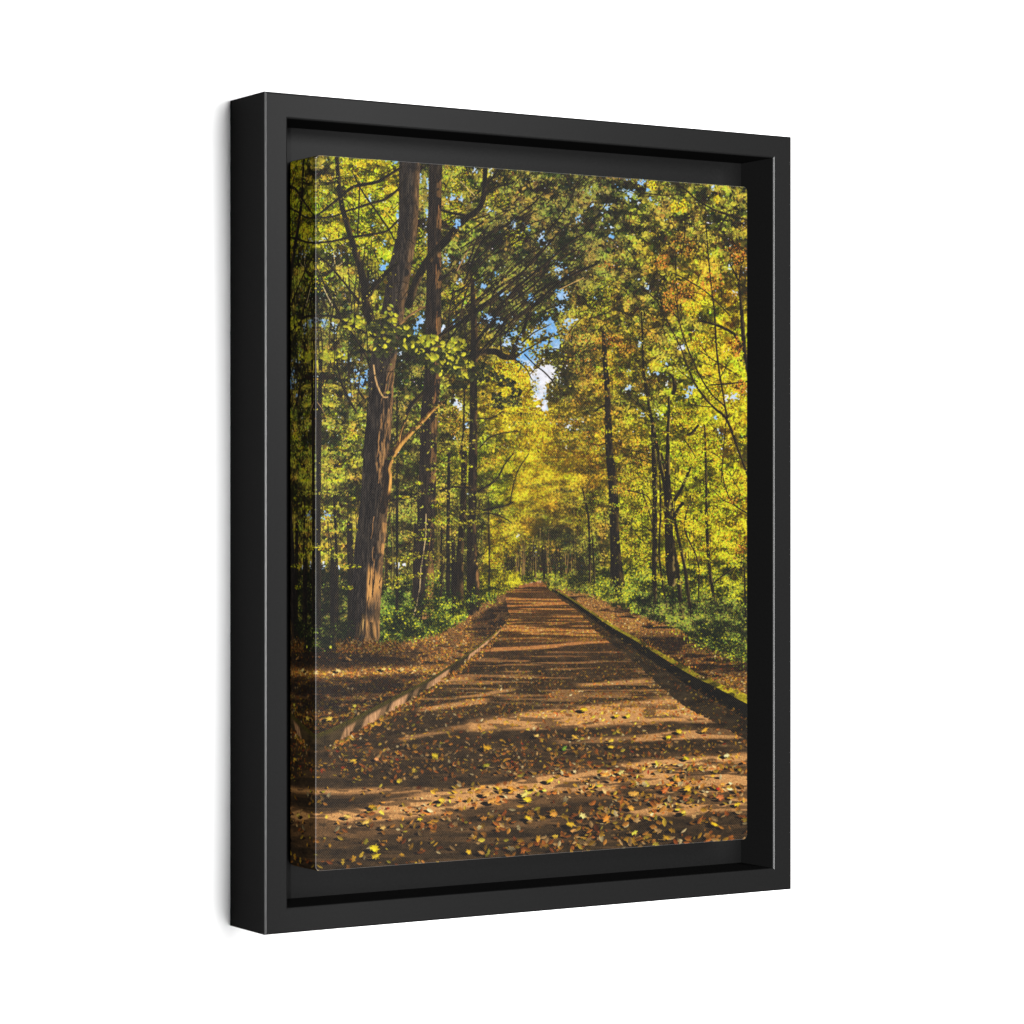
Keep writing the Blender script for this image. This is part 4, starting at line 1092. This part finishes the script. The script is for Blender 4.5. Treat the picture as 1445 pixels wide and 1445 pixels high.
bm = bmesh.new(); uvl = bm.loops.layers.uv.new('UVMap')
rings = []
for (ins, dep) in prof:
    rings.append([bm.verts.new((x, CT + dep, z)) for (x, z) in contour(ins)])
f = bm.faces.new(rings[0])
for k in range(len(rings) - 1):
    n_ = len(rings[k])
    for i in range(n_):
        ff = bm.faces.new((rings[k][i], rings[k + 1][i], rings[k + 1][(i + 1) % n_], rings[k][(i + 1) % n_])); ff.smooth = True
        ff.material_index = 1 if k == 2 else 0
for ff in bm.faces:
    for lp in ff.loops:
        lp[uvl].uv = uv_front(lp.vert.co.x, lp.vert.co.z)
bmesh.ops.recalc_face_normals(bm, faces=bm.faces)
if bm.faces[:][0].normal.y > 0:
    bmesh.ops.reverse_faces(bm, faces=bm.faces)
me = bpy.data.meshes.new('printed_face'); bm.to_mesh(me); bm.free()
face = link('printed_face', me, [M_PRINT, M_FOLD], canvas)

P = contour(0)
n_ = len(P) // 4


def edge(i0, i1):
    """a wrapped edge: the picture mirrored round the fold"""
    idx = [k % len(P) for k in range(i0, i1 + 1)]
    front = [P[k] for k in idx]
    dep = yb - (CT + R)
    rows, uvs = [], []
    for q in np.linspace(0, 1, 6):
        rows.append([(x, CT + R + dep * q, z) for (x, z) in front])
        u = []
        for (x, z) in front:
            uu_, vv_ = uv_front(x, z)
            nx = 1 if x > CW / 2 - .003 else (-1 if x < -CW / 2 + .003 else 0)
            nzz = 1 if z > CH / 2 - .003 else (-1 if z < -CH / 2 + .003 else 0)
            if edge.axis == 'x':
                uu_ += nx * dep * q / CW
            else:
                vv_ += nzz * dep * q / CH
            u.append((uu_, vv_))
        uvs.append(u)
    o = grid_mesh('wrapped_edge', rows, uvs, canvas)
    return o


half = n_ // 2
edge.axis = 'x'; edge(half, n_ + half)                     # right
edge.axis = 'z'; edge(n_ + half, 2 * n_ + half)            # top
edge.axis = 'x'; edge(2 * n_ + half, 3 * n_ + half)        # left
edge.axis = 'z'; edge(3 * n_ + half, 4 * n_ + half)        # bottom

# wall
bm = bmesh.new()
vs = [bm.verts.new(p) for p in ((-4, 0, 0), (5, 0, 0), (5, 0, 3.2), (-4, 0, 3.2))]
vb_ = [bm.verts.new((v.co.x, .12, v.co.z)) for v in vs]
bm.faces.new(vs)
for i in range(4):
    bm.faces.new((vs[i], vb_[i], vb_[(i + 1) % 4], vs[(i + 1) % 4]))
bm.faces.new(list(reversed(vb_)))
bmesh.ops.recalc_face_normals(bm, faces=bm.faces)
me = bpy.data.meshes.new('wall'); bm.to_mesh(me); bm.free()
wall = link('wall', me, [M_WALL]); wall['kind'] = 'structure'
wall['label'] = 'plain white wall behind the framed canvas'; wall['category'] = 'wall'

# ---- light -------------------------------------------------------
def lamp(name, az, el, dist, sx, sy, power):
    """az: degrees right of the wall's normal, el: degrees up"""
    a, e = math.radians(az), math.radians(el)
    d = Vector((math.sin(a) * math.cos(e), -math.cos(a) * math.cos(e), math.sin(e)))
    ld = bpy.data.lights.new(name, 'AREA'); ld.shape = 'RECTANGLE'; ld.size = sx; ld.size_y = sy; ld.energy = power
    o = bpy.data.objects.new(name, ld); COL.objects.link(o)
    c = Vector((0, 0, CZ)); o.location = c + d * dist
    o.rotation_euler = (-d).to_track_quat('-Z', 'Y').to_euler()
    return o


lamp('key_softbox', 6.5, 1, 2.6, .86, 2.8, 122)
lamp('gloss_softbox', 23, 14, 1.9, .35, .35, 12)

# an unseen spot lamp added at the left with a sharp cone: it reaches into the gap beside the canvas but stops short of the wall left of the frame
sd = bpy.data.lights.new('side_spot', 'SPOT'); sd.energy = 500; sd.shadow_soft_size = .03
sd.spot_size = math.radians(80); sd.spot_blend = .0
so = bpy.data.objects.new('side_spot', sd); COL.objects.link(so)
SP = Vector((-1.30, YF - 2.0, CZ + .03)); so.location = SP
ex, ey = -W / 2 - .003 - SP.x, YF - SP.y
az = math.atan2(ex, ey) + math.radians(40)
so.rotation_euler = Vector((math.sin(az), math.cos(az), -.015)).to_track_quat('-Z', 'Y').to_euler()

w = bpy.data.worlds.new('World'); sc.world = w; w.use_nodes = True
w.node_tree.nodes['Background'].inputs['Color'].default_value = (1, 1, 1, 1)
w.node_tree.nodes['Background'].inputs['Strength'].default_value = .05

# ---- camera ------------------------------------------------------
cd = bpy.data.cameras.new('camera'); cam = bpy.data.objects.new('camera', cd); COL.objects.link(cam)
cam.location = CAM; cam.rotation_euler = (math.pi / 2, 0, -YAW)
cd.sensor_width = 36; cd.lens = 36 * F_PX; cd.clip_start = .01; cd.clip_end = 100
sc.camera = cam
sc.view_settings.view_transform = 'Standard'
sc.view_settings.look = 'None'
sc.view_settings.exposure = 0; sc.view_settings.gamma = 1; sc.view_settings.use_curve_mapping = False
sc.render.film_transparent = False
